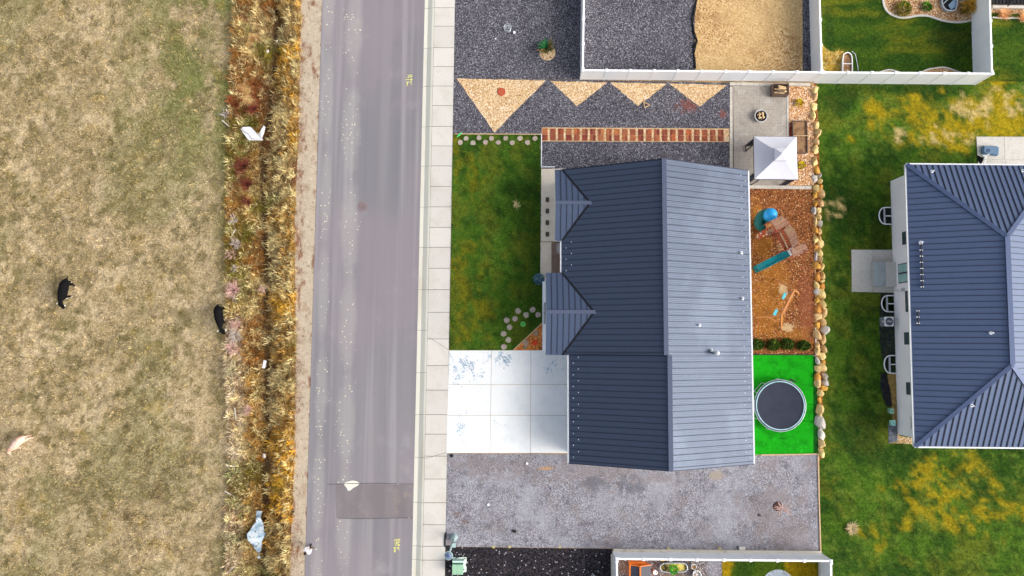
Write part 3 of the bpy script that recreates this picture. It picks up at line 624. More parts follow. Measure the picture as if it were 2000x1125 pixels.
def east_col(x, y):
    c = np.tile(np.array(lin(82,116,32)), (len(x), 1)); n = fb(x, y, .35, 6, 5)
    c = mixv(c, DARK, sst(n, .46, .58)*.75); c = mixv(c, OLIVE, sst(fb(x, y, .7, 13, 5), .50, .62)*.8); c = mixv(c, lin(112,134,50), sst(fb(x, y, 2.2, 53, 4), .54, .66)*.6); c = mixv(c, lin(32,60,20), sst(fb(x, y, 2.0, 57, 4), .54, .66)*.55)
    c = mixv(c, lin(30,64,22), blob(x, y, DP, .5, .7)*.6)  # darker patches; the one by the west wall is house shade painted in
    c = mixv(c, YEL, blob(x, y, YP, .7, 1.2)*sst(fb(x, y, 1.7, 19, 5) + .10*sst(y, 8, 14), .42, .62)*(.72 + .2*sst(y, 8, 14)))
    c = mixv(c, TAN, blob(x, y, TP, 1.3, 1.5)*sst(fb(x, y, 2.6, 27, 5), .42, .54)*.9)
    return c
lawn('east_lawn', [(1586,159), (1700,159), (2300,159), (2300,-60), (2600,-60), (2600,1500), (1600,1500), (1596,700), (1588,360)], ZL, east_col, 150, .3, 6, 'patchy green and yellow lawn around the blue roofed house', area=(22, 42, -20, 24))
def inner_col(x, y):
    c = np.tile(np.array(lin(74,102,28)), (len(x), 1)); n = fb(x, y*2.2, .5, 7)
    c = mixv(c, DARK, sst(n, .46, .60)*.75); c = mixv(c, lin(118,122,30), sst(fb(x*.6, y*3, .6, 15), .52, .66)*.75)
    c = mixv(c, lin(36,66,28), blob(x, y, bl([(1860,80,50,50),(1620,70,14,60)]), .8, .8)*.6); return c  # shade beside the far fence leg painted in, plus a second dark strip
lawn('fenced_lawn', [(1600,158), (2300,158), (2300,-260), (1598,-260)], ZL+.006, inner_col, 200, .35, 8, 'green lawn inside the white vinyl fence corner', area=(21, 41, 16.5, 27))
def south_col(x, y):
    c = np.tile(np.array(lin(84,110,24)), (len(x), 1)); c = mixv(c, DARK, sst(fb(x, y, .7, 7), .48, .62)*.7)
    c = mixv(c, lin(186,152,20), blob(x, y, [(P(1560,1108).x, P(1560,1108).y, 1.0, 1.0), (P(1585,1125).x, P(1585,1125).y, .6, 1.2), (P(1420,1112).x, P(1420,1112).y, .5, 1.0)], 1.2, .7)*.9); return c
lawn('south_lawn', [(1410.5,1078), (1603,1080), (1603,1450), (1410.5,1450)], Z0+.005, south_col, 330, .3, 9, 'small lawn inside the southern vinyl fence')
# edging between the surfaces
def edging(px, name, m, wd=.06, top=.05, z=Z0, label=None, cat='edging'):
    a = P(*px[0], z); mb = MB()
    for p, q in zip(px, px[1:]):
        p = P(*p, z); q = P(*q, z); mb.beam((p.x, p.y, z+top/2-.05), (q.x, q.y, z+top/2-.05), wd, top+.1)
    o = build(mb, name, m, loc=(a.x, a.y, z)); return tag(o, label, cat)
edging([(888,261.5),(975,262),(1057,262.5)], 'timber_edging', M['wood'], .07, .04, label='pale timber edging between zigzag gravel and front lawn')
edging([(1057.5,262),(1057.5,328)], 'timber_edging', M['white'], .07, .05, label='white board edging between lawn and side gravel')
edging([(1058,249.5),(1424,251.8)], 'timber_edging', M['wood'], .05, .04, label='pale timber edging on the zigzag gravel side of the brick path')
edging([(1058,275.6),(1424,277)], 'timber_edging', M['wood'], .05, .04, label='pale timber edging on the house side of the brick path')
edging([(1003,683.5),(1060.5,629.5)], 'timber_edging', M['wood'], .08, .06, label='diagonal pale timber edging of the orange bark corner')
edging([(1468,692.5),(1592,693.2)], 'plastic_edging', M['black'], .07, .05, label='black edging between bark play area and green turf')
edging([(1592.5,640),(1593.5,693)], 'timber_edging', M['white'], .05, .05, label='white edging strip between bark play area and boulders')
edging([(1486,888.5),(1540,887.8),(1597,886.6)], 'timber_edging', M['wood'], .09, .07, label='pale timber edging on the south side of the green turf')
edging([(1597.5,886.5),(1599.5,980),(1602.5,1077)], 'timber_edging', M['wood'], .09, .07, label='pale timber edging along the east side of the gravel pad')
# ------------------------------------------------------------------ roofs
def clip(poly, ax, lo, hi):
    for sgn, lim in ((1, lo), (-1, hi)):
        out = []
        for i in range(len(poly)):
            a = poly[i]; b = poly[(i+1) % len(poly)]; da = sgn*(a[ax]-lim); db = sgn*(b[ax]-lim)
            if da >= 0: out.append(a)
            if (da > 0 > db) or (da < 0 < db):
                t = da/(da-db); out.append((a[0]+(b[0]-a[0])*t, a[1]+(b[1]-a[1])*t))
        poly = out
        if len(poly) < 3: return []
    r = []
    for p in poly:
        if not r or abs(p[0]-r[-1][0]) + abs(p[1]-r[-1][1]) > 1e-4: r.append(p)
    if len(r) > 1 and abs(r[0][0]-r[-1][0]) + abs(r[0][1]-r[-1][1]) < 1e-4: r.pop()
    return r if len(r) > 2 else []
def roof_plane(roof, poly, zf, ax, spacing, m, off=0.0, sw=.03, sh=.04):
    """standing seam panels: slabs across axis ax, each a part with its own seam"""
    lo = min(p[ax] for p in poly); hi = max(p[ax] for p in poly); a = lo + off - spacing
    while a < hi:
        q = clip(poly, ax, max(a, lo), min(a+spacing, hi)); a0 = a; a += spacing
        if not q: continue
        ar = abs(sum(q[i][0]*q[(i+1) % len(q)][1]-q[(i+1) % len(q)][0]*q[i][1] for i in range(len(q))))/2
        if ar < .01: continue
        if sum(q[i][0]*q[(i+1) % len(q)][1]-q[(i+1) % len(q)][0]*q[i][1] for i in range(len(q))) < 0: q = q[::-1]
        mb = MB(); n = len(q)
        mb.add([(x, y, zf(x, y)-.03) for x, y in q] + [(x, y, zf(x, y)) for x, y in q], [list(range(n))[::-1], list(range(n, 2*n))] + [[i, (i+1) % n, n+(i+1) % n, n+i] for i in range(n)])
        if a0 > lo + .02:             # seam along the lower bound
            e = clip(poly, ax, a0, a0 + .004)
            if e:
                o = 1-ax; s0 = min(p[o] for p in e); s1 = max(p[o] for p in e)
                if s1 - s0 > .12:
                    mb.cm = 1; vs = []
                    for s in (s0+.04, s1-.04):
                        for d, h in ((-sw/2, -.005), (sw/2, -.005), (sw/2, sh), (-sw/2, sh)):
                            xy = (s, a0+d) if ax == 1 else (a0+d, s); vs.append((xy[0], xy[1], zf(*xy)+h))
                    mb.add(vs, [[0,1,2,3],[7,6,5,4],[0,4,5,1],[1,5,6,2],[2,6,7,3],[3,7,4,0]])
        build(mb, 'roof_panel', [m, M['seam']], roof)
def strip(roof, a, b, wd, th, name, m, lift=.03):
    a = Vector(a); b = Vector(b); return build(MB().beam(a+Vector((0,0,lift)), b+Vector((0,0,lift)), wd, th), name, m, roof)
guard_me = None
def guard(roof, x, y, z, slope_rot):
    global guard_me
    if guard_me is None:
        mb = MB(); mb.add([(-.03,-.035,0),(.03,-.035,0),(.03,.035,0),(-.03,.035,0),(.02,-.035,.05),(.02,.035,.05)], [[3,2,1,0],[0,1,4],[3,5,2],[0,4,5,3],[1,2,5,4]])
        g = build(mb, 'snow_guard', M['vinylcap'], roof); guard_me = g.data; g.location = (x, y, z); g.rotation_euler = slope_rot; return
    g = bpy.data.objects.new('snow_guard', guard_me); C.objects.link(g); g.parent = roof; g.location = (x, y, z); g.rotation_euler = slope_rot

# ------------------------------------------------------------------ the main house (its own axes)
HO = P(1290, 620, Z0); HR = .005
def HL(u, v, z):
    q = P(u, v, z) - Vector((HO.x, HO.y, 0)); c, s = math.cos(-HR), math.sin(-HR)
    return Vector((q.x*c - q.y*s, q.x*s + q.y*c, z - Z0))
house = thing('house', 'white walled house with long dark standing seam metal roof beside the white driveway', 'house', (HO.x, HO.y, Z0), HR, local=True)
ze = 2.78; tn = .5
def HX(u, v, z=ze): return HL(u, v, z+Z0).x
def HY(u, v, z=ze): return HL(u, v, z+Z0).y
xw, xg, xe = HX(1097,500), HX(1111.5,800), HX(1466.5,620)
xr1, xr2 = (xw+xe)/2, (xg+xe)/2; zr1, zr2 = ze+tn*(xe-xw)/2, ze+tn*(xe-xg)/2
yn = (HY(1302,309,zr1) + HY(1460,333.5))/2; ys = (HY(1316,919,zr2) + HY(1472,908) + HY(1111,905))/3; yj = HY(1200,692.5,4.0)
zE = lambda x, y: ze + tn*(xe-x); zW = lambda x, y: ze + tn*(x-xw); zG = lambda x, y: ze + tn*(x-xg)
xa1 = HX(1153,395,3.9); yr1 = HY(1120,395,3.9); xf1 = HX(1084,400,3.0); ys1 = HY(1092,470)
xa2 = HX(1161,609,4.0); yr2 = HY(1120,609,4.0); xf2 = HX(1066,610,3.0); yn2 = HY(1080,533); ys2 = yj - .06
zb1 = zW(xa1, 0); zb2 = zW(xa2, 0)
roof = build(MB().prism([(xr1-.5, ys+1), (xr1+.5, ys+1), (xr1+.5, yn-1), (xr1-.5, yn-1)], zr2-.9, zr2-.5), 'roof', M['seam'], house)   # ridge board the panels hang on
roof_plane(roof, [(xr1, yj), (xe, yj), (xe, yn), (xr1, yn)], zE, 1, .405, M['roof_e'], .2)
roof_plane(roof, [(xr2, ys), (xe, ys), (xe, yj), (xr2, yj)], zE, 1, .405, M['roof_e'], .2)
roof_plane(roof, [(xr1, yj), (xr1, yn), (xw, yn), (xa1, yr1), (xw, ys1), (xw, yn2), (xa2, yr2), (xw, ys2), (xw, yj)], zW, 1, .405, M['roof'], .2)
roof_plane(roof, [(xr2, ys), (xr2, yj), (xg, yj), (xg, ys)], zG, 1, .405, M['roof'], .2)
for xa, yr, xf, y1, y2, zb in ((xa1, yr1, xf1, yn, ys1, zb1), (xa2, yr2, xf2, yn2, ys2, zb2)):
    pn = (zb-ze)/(y1-yr); ps = (zb-ze)/(yr-y2)
    roof_plane(roof, [(xf, yr), (xa, yr), (xw, y1), (xf, y1)], lambda x, y: zb - (y-yr)*pn, 0, .405, M['roof_x'], .40)
    roof_plane(roof, [(xf, yr), (xf, y2), (xw, y2), (xa, yr)], lambda x, y: zb - (yr-y)*ps, 0, .405, M['roof_x'], .40)
    strip(roof, (xf, yr, zb), (xa+.22, yr, zb), .26, .05, 'ridge_cap', M['ridge'])
    for yy in (y1, y2): strip(roof, (xw+.05, yy, ze), (xa, yr, zb), .13, .03, 'valley_flashing', M['black'], .03)
    zz = [(xf+.03, y1-.02, ze-.16), (xf+.03, yr, zb-.16), (xf+.03, y2+.02, ze-.16)]
    for a, b in zip(zz, zz[1:]): build(MB().beam(a, b, .05, .2), 'fascia', M['white'], roof)
strip(roof, (xr1, yj, zr1), (xr1, yn, zr1), .30, .05, 'ridge_cap', M['ridge'], .035); strip(roof, (xr2, ys, zr2), (xr2, yj, zr2), .30, .05, 'ridge_cap', M['ridge'], .035)
for x, y0, y1_ in ((xe, ys, yn), (xg, ys, yj-.05), (xw, yn2+.05, ys1-.05)):
    build(MB().beam((x+(.05 if x == xe else -.05), y0, ze-.1), (x+(.05 if x == xe else -.05), y1_, ze-.1), .11, .12), 'gutter', M['white'], roof)
for y_, zw, za, xb, xr_ in ((yn, zW, zr1, xw, xr1), (ys, zG, zr2, xg, xr2)):
    build(MB().beam((xb, y_, ze-.1), (xr_, y_, za-.1), .05, .18), 'rake_board', M['seam'], roof); build(MB().beam((xe, y_, ze-.1), (xr_, y_, za-.1), .05, .18), 'rake_board', M['seam'], roof)
sl_ = math.atan(tn); i = 0; y = yn - .40
while y > ys + .1:                                    # staggered snow guards along both eaves
    x = xe - (.28 if i % 2 else .62); guard(roof, x, y, zE(x, y)+.005, (0, sl_, 0))
    if y < yj-.1: x = xg + (.28 if i % 2 else .62); guard(roof, x, y, zG(x, y)+.005, (0, -sl_, math.pi))
    elif yn2 + .1 < y < ys1 - .1: x = xw + (.3 if i % 2 else .66); guard(roof, x, y, zW(x, y)+.005, (0, -sl_, math.pi))
    y -= .405; i += 1
# walls
wall = MB(); iw = .35; e_ = .16
foot = [(xe-iw, ys+iw), (xe-iw, yn-iw), (xf1+.25, yn-iw), (xf1+.25, ys1+.3), (xw+.5, ys1+.3), (xw+.5, yn2-.3), (xf2+.02, yn2-.3), (xf2+.02, ys2+.3), (xg+.3, ys2+.3), (xg+.3, ys+iw)]
wall.prism(foot, -.1, ze-.2)
def gable(y0, y1_, xa_, xb_, xc, zt): wall.add([(xa_, y0, ze-.21), (xb_, y0, ze-.21), (xc, y0, zt), (xa_, y1_, ze-.21), (xb_, y1_, ze-.21), (xc, y1_, zt)], [[0,1,2],[5,4,3],[0,3,4,1],[1,4,5,2],[2,5,3,0]])
gable(ys+iw, ys+.6, xg+.3, xe-iw, xr2, zr2-.4); gable(yn-.6, yn-iw, xw+.5, xe-iw, xr1, zr1-.4)
wl = build(wall, 'wall', M['stucco'], house)
build(MB().prism([(xf2-.13, ys2+.3), (xf2+.02, ys2+.3), (xf2+.02, yn2-.45), (xf2-.13, yn2-.45)], 0, .9), 'wall_ledge', M['stucco'], house)
gd = build(MB().box((xg+.29, (ys+yj)/2, 1.15), (.06, 5.0, 2.3)), 'garage_door', M['white'], house)
for k in range(4):
    for j in range(4): build(MB().box((xg+.255, (ys+yj)/2 - 1.86 + j*1.24, .3+k*.56), (.03, 1.1, .44)), 'door_panel', M['vinyl'], gd)
fd = build(MB().box((xw+.48, (ys1+yn2)/2, 1.05), (.06, 1.0, 2.1)), 'front_door', M['woodred'], house); build(MB().box((xw+.43, (ys1+yn2)/2-.4, 1.0), (.05, .05, .2)), 'handle', M['black'], fd)
for yy, xx in ((yr1, xf1+.24), (yr2, xf2+.01)):
    wn = build(MB().box((xx, yy, 1.5), (.06, 1.5, 1.3)), 'window', M['black'], house)
    for s in (-1, 1): build(MB().box((xx-.03, yy+s*.36, 1.5), (.03, .64, 1.15)), 'pane', M['darkglass'], wn)
# vents
def pipe(u, v, z, r_, h, name, m):
    q = HL(u, v, z+Z0); zz = zE(q.x, q.y); mb = MB(); mb.lathe((q.x, q.y, zz-.15), [(r_*2.2,.05),(r_*2.0,.2),(r_,.24),(r_,.15+h),(r_*.6,.15+h),(r_*.6,.1+h)], 14); return build(mb, name, m, roof, smooth=False)
for u, v in ((1357,636),(1451,492),(1454,582),(1384,684)):
    pipe(u, v, 3.6, .055, .28, 'vent_pipe', M['vinylcap'])
q = HL(1393, 689, 3.9+Z0); zz = zE(q.x, q.y); mb = MB(); mb.lathe((q.x, q.y, zz-.2), [(.2,.1),(.16,.3),(.11,.34),(.11,.75),(.17,.77),(.17,.86),(.06,.93),(0,.93)], 16); build(mb, 'flue_pipe', M['galv'], roof, smooth=False)

# ------------------------------------------------------------------ the eastern house
zl = ZL; ze2 = zl + 3.15; A = P(1769.5,321,ze2); B = P(1788.5,872,ze2); xE0 = (A.x+B.x)/2; yN, yS = A.y, B.y; tn2 = .46
ap1 = P(1973,461,5.7); ap2 = P(1985,713,5.7); xrr = (ap1.x+ap2.x)/2; zrr = ze2 + tn2*(xrr-xE0); ya_, yb_ = ap1.y, ap2.y
xE1 = 2*xrr - xE0
EO = Vector((xrr, (yN+yS)/2, zl))
house2 = thing('house', 'white stucco house with blue hip roof of standing seam metal and window wells', 'house', EO)
roof2 = build(MB().prism([(xrr-.4, yb_+.2), (xrr+.4, yb_+.2), (xrr+.4, ya_-.2), (xrr-.4, ya_-.2)], zrr-.8, zrr-.5), 'roof', M['seam'], house2)
roof_plane(roof2, [(xE0, yS), (xrr, yb_), (xrr, ya_), (xE0, yN)], lambda x, y: ze2 + tn2*(x-xE0), 1, .41, M['roof2'], .2)
roof_plane(roof2, [(xE1, yS), (xE1, yN), (xrr, ya_), (xrr, yb_)], lambda x, y: ze2 + tn2*(xE1-x), 1, .41, M['roof2'], .2)
pnN = (zrr-ze2)/(yN-ya_); pnS = (zrr-ze2)/(yb_-yS)
roof_plane(roof2, [(xE0, yN), (xrr, ya_), (xE1, yN)], lambda x, y: ze2 + pnN*(yN-y), 0, .41, M['roof2'], .2, .06, .06)
roof_plane(roof2, [(xE0, yS), (xE1, yS), (xrr, yb_)], lambda x, y: ze2 + pnS*(y-yS), 0, .41, M['roof2'], .2, .06, .06)
for a, b in (((xE0, yN), (xrr, ya_)), ((xE0, yS), (xrr, yb_)), ((xE1, yN), (xrr, ya_)), ((xE1, yS), (xrr, yb_))): strip(roof2, (*a, ze2), (*b, zrr), .30, .06, 'hip_cap', M['ridge2'], .03)
strip(roof2, (xrr, yb_, zrr), (xrr, ya_, zrr), .34, .06, 'ridge_cap', M['ridge2'], .04)
for a, b in (((xE0-.05, yN), (xE0-.05, yS)), ((xE0, yN+.05), (xE1, yN+.05)), ((xE0, yS-.05), (xE1, yS-.05)), ((xE1+.05, yN), (xE1+.05, yS))):
    build(MB().beam((*a, ze2-.1), (*b, ze2-.1), .11, .13), 'gutter', M['white'], roof2)
wx = P(1746, 600, zl).x; wyN, wyS = P(1739,354,zl).y, P(1752,848,zl).y
wall2 = MB(); wall2.prism([(wx, wyS), (2*xrr-wx, wyS), (2*xrr-wx, wyN), (wx, wyN)], zl-.2, ze2-.16); build(wall2, 'wall', M['stucco'], house2)
def wz(u0, v): # point on the west wall at pixel (u0, v): height from the wall plane
    d = RC @ Vector(((u0-1000)/F_PX, (562.5-v)/F_PX, -1.0)); s = wx/d.x; return d.y*s, CAM_H + d.z*s
def window(u0, u1, v0, v1, panes, glass='glass'):
    y0, z1_ = wz(u1, v0); _, z0_ = wz(u0, v0); y1_, _ = wz(u0, v1); y0 = (wz(u0, v0)[0]+wz(u1, v0)[0])/2; y1_ = (wz(u0, v1)[0]+wz(u1, v1)[0])/2
    z0_ = max(z0_, zl+.3); z1_ = min(z1_, ze2-.18)
    wn = build(MB().box((wx-.02, (y0+y1_)/2, (z0_+z1_)/2), (.08, abs(y0-y1_), z1_-z0_)), 'window', M['black'], house2)
    h = (y0-y1_)/panes
    for k in range(panes): build(MB().box((wx-.06, y0-(k+.5)*h, (z0_+z1_)/2), (.03, h-.12, z1_-z0_-.14)), 'pane', M[glass], wn)
window(1755,1778,514,552,2); window(1763,1776,452,477,2,'darkglass'); window(1769,1778,568,609,2,'darkglass'); window(1767,1780,649,673,1,'darkglass'); window(1771,1784,747,771,1,'darkglass')
for v0, v1 in ((814,825),(826,838)):
    y0, z0_ = wz(1785, v0); y1_, _ = wz(1785, v1); build(MB().box((wx-.06, (y0+y1_)/2, min(z0_, ze2-.5)), (.12, abs(y0-y1_), .5)), 'meter_box', M['galv'], house2)
y0, z0_ = wz(1762, 566); build(MB().box((wx-.06, y0, 1.2), (.12, .22, .3)), 'outlet_box', M['galv'], house2)
build(MB().tube([(wx-.04, y0-.1, 1.1), (wx-.05, y0-.05, .4), (wx-.05, y0+.1, zl+.1)], .02, 6), 'conduit', M['galv'], house2)
def zroofw(x): return ze2 + tn2*(x-xE0)
def rail(u, v0, v1, br):
    a = P(u, v0, 3.4); b = P(u+2*(v1-v0)/85, v1, 3.4); z = zroofw(a.x)+.1
    o = build(MB().beam((a.x, a.y, z), (a.x, b.y, z), .07, .07), 'snow_rail', M['black'], roof2)
    for k in range(br):
        y_ = a.y + (b.y-a.y)*(k+.15)/(br-.6); build(MB().box((a.x, y_, z-.02), (.2, .05, .1)), 'bracket', M['vinylcap'], roof2)
rail(1801, 474, 563, 8); rail(1797, 605, 634, 3)
for u, v in ((1796,474),(1945,650)):
    q = P(u, v, 3.5); q = P(u, v, zroofw(q.x)); mb = MB(); mb.lathe((q.x, q.y, zroofw(q.x)-.1), [(.12,0),(.11,.14),(.05,.18),(.05,.4),(.03,.4),(.03,.35)], 12); build(mb, 'vent_pipe', M['vinylcap'], roof2)
for u, v, n_ in ((1820,335,1),(1897,792,0),(1996,334,1)):
    z_ = 3.2
    for _ in range(6): q = P(u, v, z_); z_ = ze2 + (pnN*(yN-q.y) if n_ else pnS*(q.y-yS))
    mb = MB(); mb.lathe((q.x, q.y, z_-.1), [(.12,0),(.11,.14),(.05,.18),(.05,.4),(.03,.4),(.03,.35)], 12); build(mb, 'vent_pipe', M['vinylcap'], roof2)
# window wells
def well(u0, v0, u1, v1, label):
    a = P(u0, v0, zl+.1); b = P(u0, v1, zl+.1); xo = a.x; yc = (a.y+b.y)/2; hw = (a.y-b.y)/2
    t = thing('window_well', label, 'window well', (wx-.3, yc, zl), group='window wells along the white house')
    arc = [(wx-.02, yc+hw)] + [(xo + .42 - .42*math.sin(k*math.pi/8*1.0), yc + hw*math.cos(k*math.pi/8)*.98) for k in range(0, 9)] + [(wx-.02, yc-hw)]
    mb = MB(); mb.tube([(x, y, zl+.14) for x, y in arc], .045, 8); rim = build(mb, 'rim', M['vinylcap'], t, smooth=True)
    mb = MB(); n_ = len(arc); vs = [(x, y, z) for z in (zl+.12, zl-.9) for x, y in arc]; mb.add(vs, [[i, i+1, n_+i+1, n_+i] for i in range(n_-1)]); build(mb, 'liner', M['galv'], t)
    build(MB().poly([(x, y, zl+.012) for x, y in arc]), 'well_floor', mat('well_floor_dark', lin(26,26,29), bump=('n', 12, .8, .05)), t)  # near-black sheet at lawn level in place of the well's depth
    build(MB().box((xo+.42, yc, zl+.08), (.12, 2*hw*.94, .1)), 'grate_bar', M['galv'], t); build(MB().box(((xo+.48+wx)/2, yc, zl+.08), (wx-xo-.55, .07, .08)), 'grate_bar', M['vinylcap'], t)
    return t
well(1716,405,1740,438, 'white rimmed window well in the lawn north of the concrete stoop')
well(1721,577,1745,609, 'white rimmed window well between concrete stoop and air conditioner')
well(1726,694,1750,729, 'white rimmed window well by the black mulch south of the air conditioner')

# ------------------------------------------------------------------ vinyl fences
def fence(label, pts, sp=1.83, h=1.85, bot=None, foot=None):
    a = pts[0]; t = thing('vinyl_fence', label, 'fence', (a.x, a.y, a.z))
    for pa, pb in zip(pts, pts[1:]):
        d = Vector((pb.x-pa.x, pb.y-pa.y, 0)); L_ = d.length; d.normalize(); n_ = max(1, round(L_/sp)); st = L_/n_; ang = math.atan2(d.y, d.x)
        for k in range(n_+1):
            if k == 0 and pa is not pts[0]: continue
            c = pa + d*st*k; zb = (bot(c.x) if bot else a.z); zt = a.z + h
            po = build(MB().box((c.x, c.y, (zb+zt)/2), (.15, .15, zt-zb), ang), 'post', M['vinyl'], t)
            mb = MB(); mb.box((c.x, c.y, zt+.015), (.21, .21, .04), ang); e = .09
            vs = [Vector((c.x, c.y, zt+.03)) + Matrix.Rotation(ang, 3, 'Z') @ Vector((x*e, y*e, 0)) for x, y in ((-1,-1),(1,-1),(1,1),(-1,1))] + [(c.x, c.y, zt+.09)]
            mb.add(vs, [[0,1,4],[1,2,4],[2,3,4],[3,0,4]]); build(mb, 'cap', M['vinylcap'], po)
        for k in range(n_):
            c = pa + d*st*(k+.5); zb = (bot(c.x) if bot else a.z); zt = a.z + h
            build(MB().box((c.x, c.y, (zb+.1+zt-.1)/2), (st-.13, .11, zt-.1-zb-.1), ang), 'panel', M['vinyl'], t)
            build(MB().box((c.x, c.y, zt-.05), (st-.131, .13, .10), ang), 'top_rail', M['vinylcap'], t)
            build(MB().box((c.x, c.y, zb+.10), (st-.131, .12, .14), ang), 'bottom_rail', M['vinyl'], t)
        if foot: 
            s = Vector((-d.y, d.x, 0))*foot[1]
            build(MB().beam((pa.x+s.x, pa.y+s.y, a.z+.05), (pb.x+s.x, pb.y+s.y, a.z+.05), foot[0], .3), 'footing', M['footing'], t)
    return t
bx = P(1592,157).x
low = lambda x: ZL if x > bx else Z0
cW, cM, cE = P(1134,154), P(1584,158), P(1909,160.5)
fence('long white vinyl fence behind zigzag gravel, paver patio and east lawn', [cW, cM, P(1590,158), Vector((cE.x, cE.y, Z0))], bot=low)
fence('white vinyl fence leg between dark gravel yard and yucca bed', [P(1134.2,151.5), P(1138,-130)])
fence('white vinyl fence leg between tan wood chip yard and fenced lawn', [P(1586,155), P(1578,-130)])
q = P(1908,157); fence('white vinyl fence leg running beside the golden ornamental grass', [q, P(1900,-130)], bot=lambda x: ZL)
sW, sE = P(1198,1078), P(1602.5,1082)
fence('white vinyl fence on concrete footing south of the gravel pad', [sW, sE], foot=(.22, .13))
fence('white vinyl fence leg beside the black gravel bed', [P(1198,1081.5), P(1200.5,1330)], foot=(.16,-.11))
fence('white vinyl fence leg between small south lawn and east lawn', [P(1602.7,1085.5), P(1606,1330)], foot=(.16,-.11))
# ------------------------------------------------------------------ boulder wall
BL = [(1593,173,13,19,0,.5),(1593,188,11,17,0,.5),(1590.5,207,11,15,0,0),(1589.5,224,11,18,0,0),(1595,244,15,17,0,0),(1598,260,13,15,0,0),(1595,277,12,11,0,0),(1594,292,14,15,0,0),(1593.3,312,11,19,0,0),(1595,330,13,16,2,0),(1601.4,342,9,9,1,0),(1592.7,348,9,15,1,0),(1602.5,353,10,10,0,0),(1603.7,364,11,10,2,0),(1594.5,368,11,15,0,0),(1604.5,378,11,16,0,0),(1593.6,381,10,10,2,0),(1592.7,396,9,13,2,0),(1603,395,13,14,0,0),(1591,412.6,11,14,1,0),(1601,410,8,12,0,0),(1601,423,11,11,0,0),(1593,432,8,18,0,0),(1602,437,10,14,1,0),(1594,449.5,11,11,2,0),(1602.4,452,11,11,0,0),(1594,465,12,14,0,0),(1602,464,6,11,0,0),(1603,477,15,15,0,0),(1594.5,482,8,9,2,0),(1602.4,493.5,13,14,0,0),(1594,500,7,18,1,0),(1602.4,508,12,13,0,0),(1596.5,519,13,13,2,0),(1606,522,10,13,0,0),(1601.5,529.5,6,7,0,0),(1597,539,12,17,2,0),(1608.7,540,10,13,0,0),(1607.5,549,9,6,0,0),(1596.6,556.6,11,14,0,0),(1607,560,14,15,2,0),(1595.5,570.5,11,13,1,0),(1606,575,15,17,0,0),(1596.6,587,11,10,2,0),(1608,593.6,14,19,0,0),(1598,603,14,15,2,0),(1611,612,13,17,0,0),(1599,618,13,14,0,0),(1608.7,628,13,17,0,0),(1597.8,635,13,14,2,0),(1612.8,645.6,18,18,1,0),(1598,655,13,18,0,0),(1610,664,12,17,0,0),(1598,672,11,13,0,0),(1610.5,681,10,14,0,0),(1597.8,687,12,15,0,0),(1607,696.5,12,15,0,0),(1597.8,704.5,9,14,1,0),(1609.8,708.7,11,10,2,0),(1597.5,721,11,17,0,0),(1608,718.5,14,15,0,0),(1598.5,737.6,14,15,2,0),(1612,733.5,11,13,1,0),(1612.8,747,14,13,1,0),(1598.5,751,14,16,0,0),(1610,758.5,13,10,2,0),(1603.6,768,14,12,0,0),(1601.7,782,11,14,2,0),(1602.4,803,16,25,0,0),(1604,826,18,23,1,0),(1606,850,15,20,1,0),(1607,866,15,15,0,0),(1606,885,11,14,0,0)]
c0 = P(1598,530,ZL); bw = thing('boulder_wall', 'line of tan sandstone boulders between play area and east lawn', 'retaining wall', (c0.x, c0.y, ZL))
stones = []
for s in range(9):
    r_ = np.random.default_rng(60+s); bm = bmesh.new(); bmesh.ops.create_icosphere(bm, subdivisions=3, radius=1.0)
    pl = [(Vector(r_.normal(size=3)).normalized(), r_.uniform(.5, .8)) for _ in range(15)]; ph = r_.uniform(0, 6, 6)
    for v in bm.verts:
        p = v.co.normalized()
        for n_, dd in pl:
            k = p.dot(n_)
            if k > dd: p = p - n_*(k-dd)*.85
        p *= 1.08 + .05*math.sin(4*p.x+ph[0])*math.sin(5*p.y+ph[1]) + .035*math.sin(9*p.z+ph[2])*math.sin(8*p.x+ph[3]); v.co = p
    me = bpy.data.meshes.new('boulder'); bm.to_mesh(me); bm.free(); me.polygons.foreach_set('use_smooth', [False]*len(me.polygons)); stones.append(me)
bmats = [M['boulder'], M['boulder_grey'], M['boulder_orange']]
store = {}
for i, (u, v, wu, hv, kind, tw) in enumerate(BL):
    low_ = u > 1600 and 340 < v < 765; zc = (-.22 if low_ else .02); q = P(u, v, zc+.25)
    key = (i % 9, kind)
    if key not in store: store[key] = stones[i % 9].copy(); store[key].materials.append(bmats[kind])
    o = bpy.data.objects.new('boulder', store[key]); C.objects.link(o); o.parent = bw
    o.location = (q.x-c0.x, q.y-c0.y, zc-ZL); o.scale = (wu/26.3*.67, hv/26.3*.70, .36 + .1*random.random()); o.rotation_euler = (random.uniform(-.2,.2), random.uniform(-.2,.2), -tw + random.uniform(-.25,.25))
# soil slope behind the boulders
sheet([(1585,160),(1595,160),(1602,360),(1607,560),(1607,760),(1606,895),(1597,900),(1592,560),(1585,360)], ZL+.06, 'boulder_bed', M['bark'], .1)

# ------------------------------------------------------------------ brick path
path = sheet([(1058.5,250.6), (1423.5,252.8), (1423.5,276), (1058.5,274.8)], Z0-.03, 'brick_path', M['footing'], .1)
for k in range(24):
    u0 = 1058.8 + k*15.62; split = random.random() < .4
    if u0 + 10.5 > 1424: break
    for j in range(2):
        cols = [(u0, u0+5.3), (u0+5.5, u0+10.9)] if split else [(u0, u0+10.9)]
        for ua, ub in cols:
            va = 250.9 + (ua-1058)*.0068 + j*11.8; vb = va + 11.4
            q = [P(ua, va, Z0+.03), P(ub, va, Z0+.03), P(ub, vb, Z0+.03), P(ua, vb, Z0+.03)]
            build(MB().prism(q, Z0-.02, Z0+.012+random.uniform(0,.008)), 'brick', M['brick'], path)

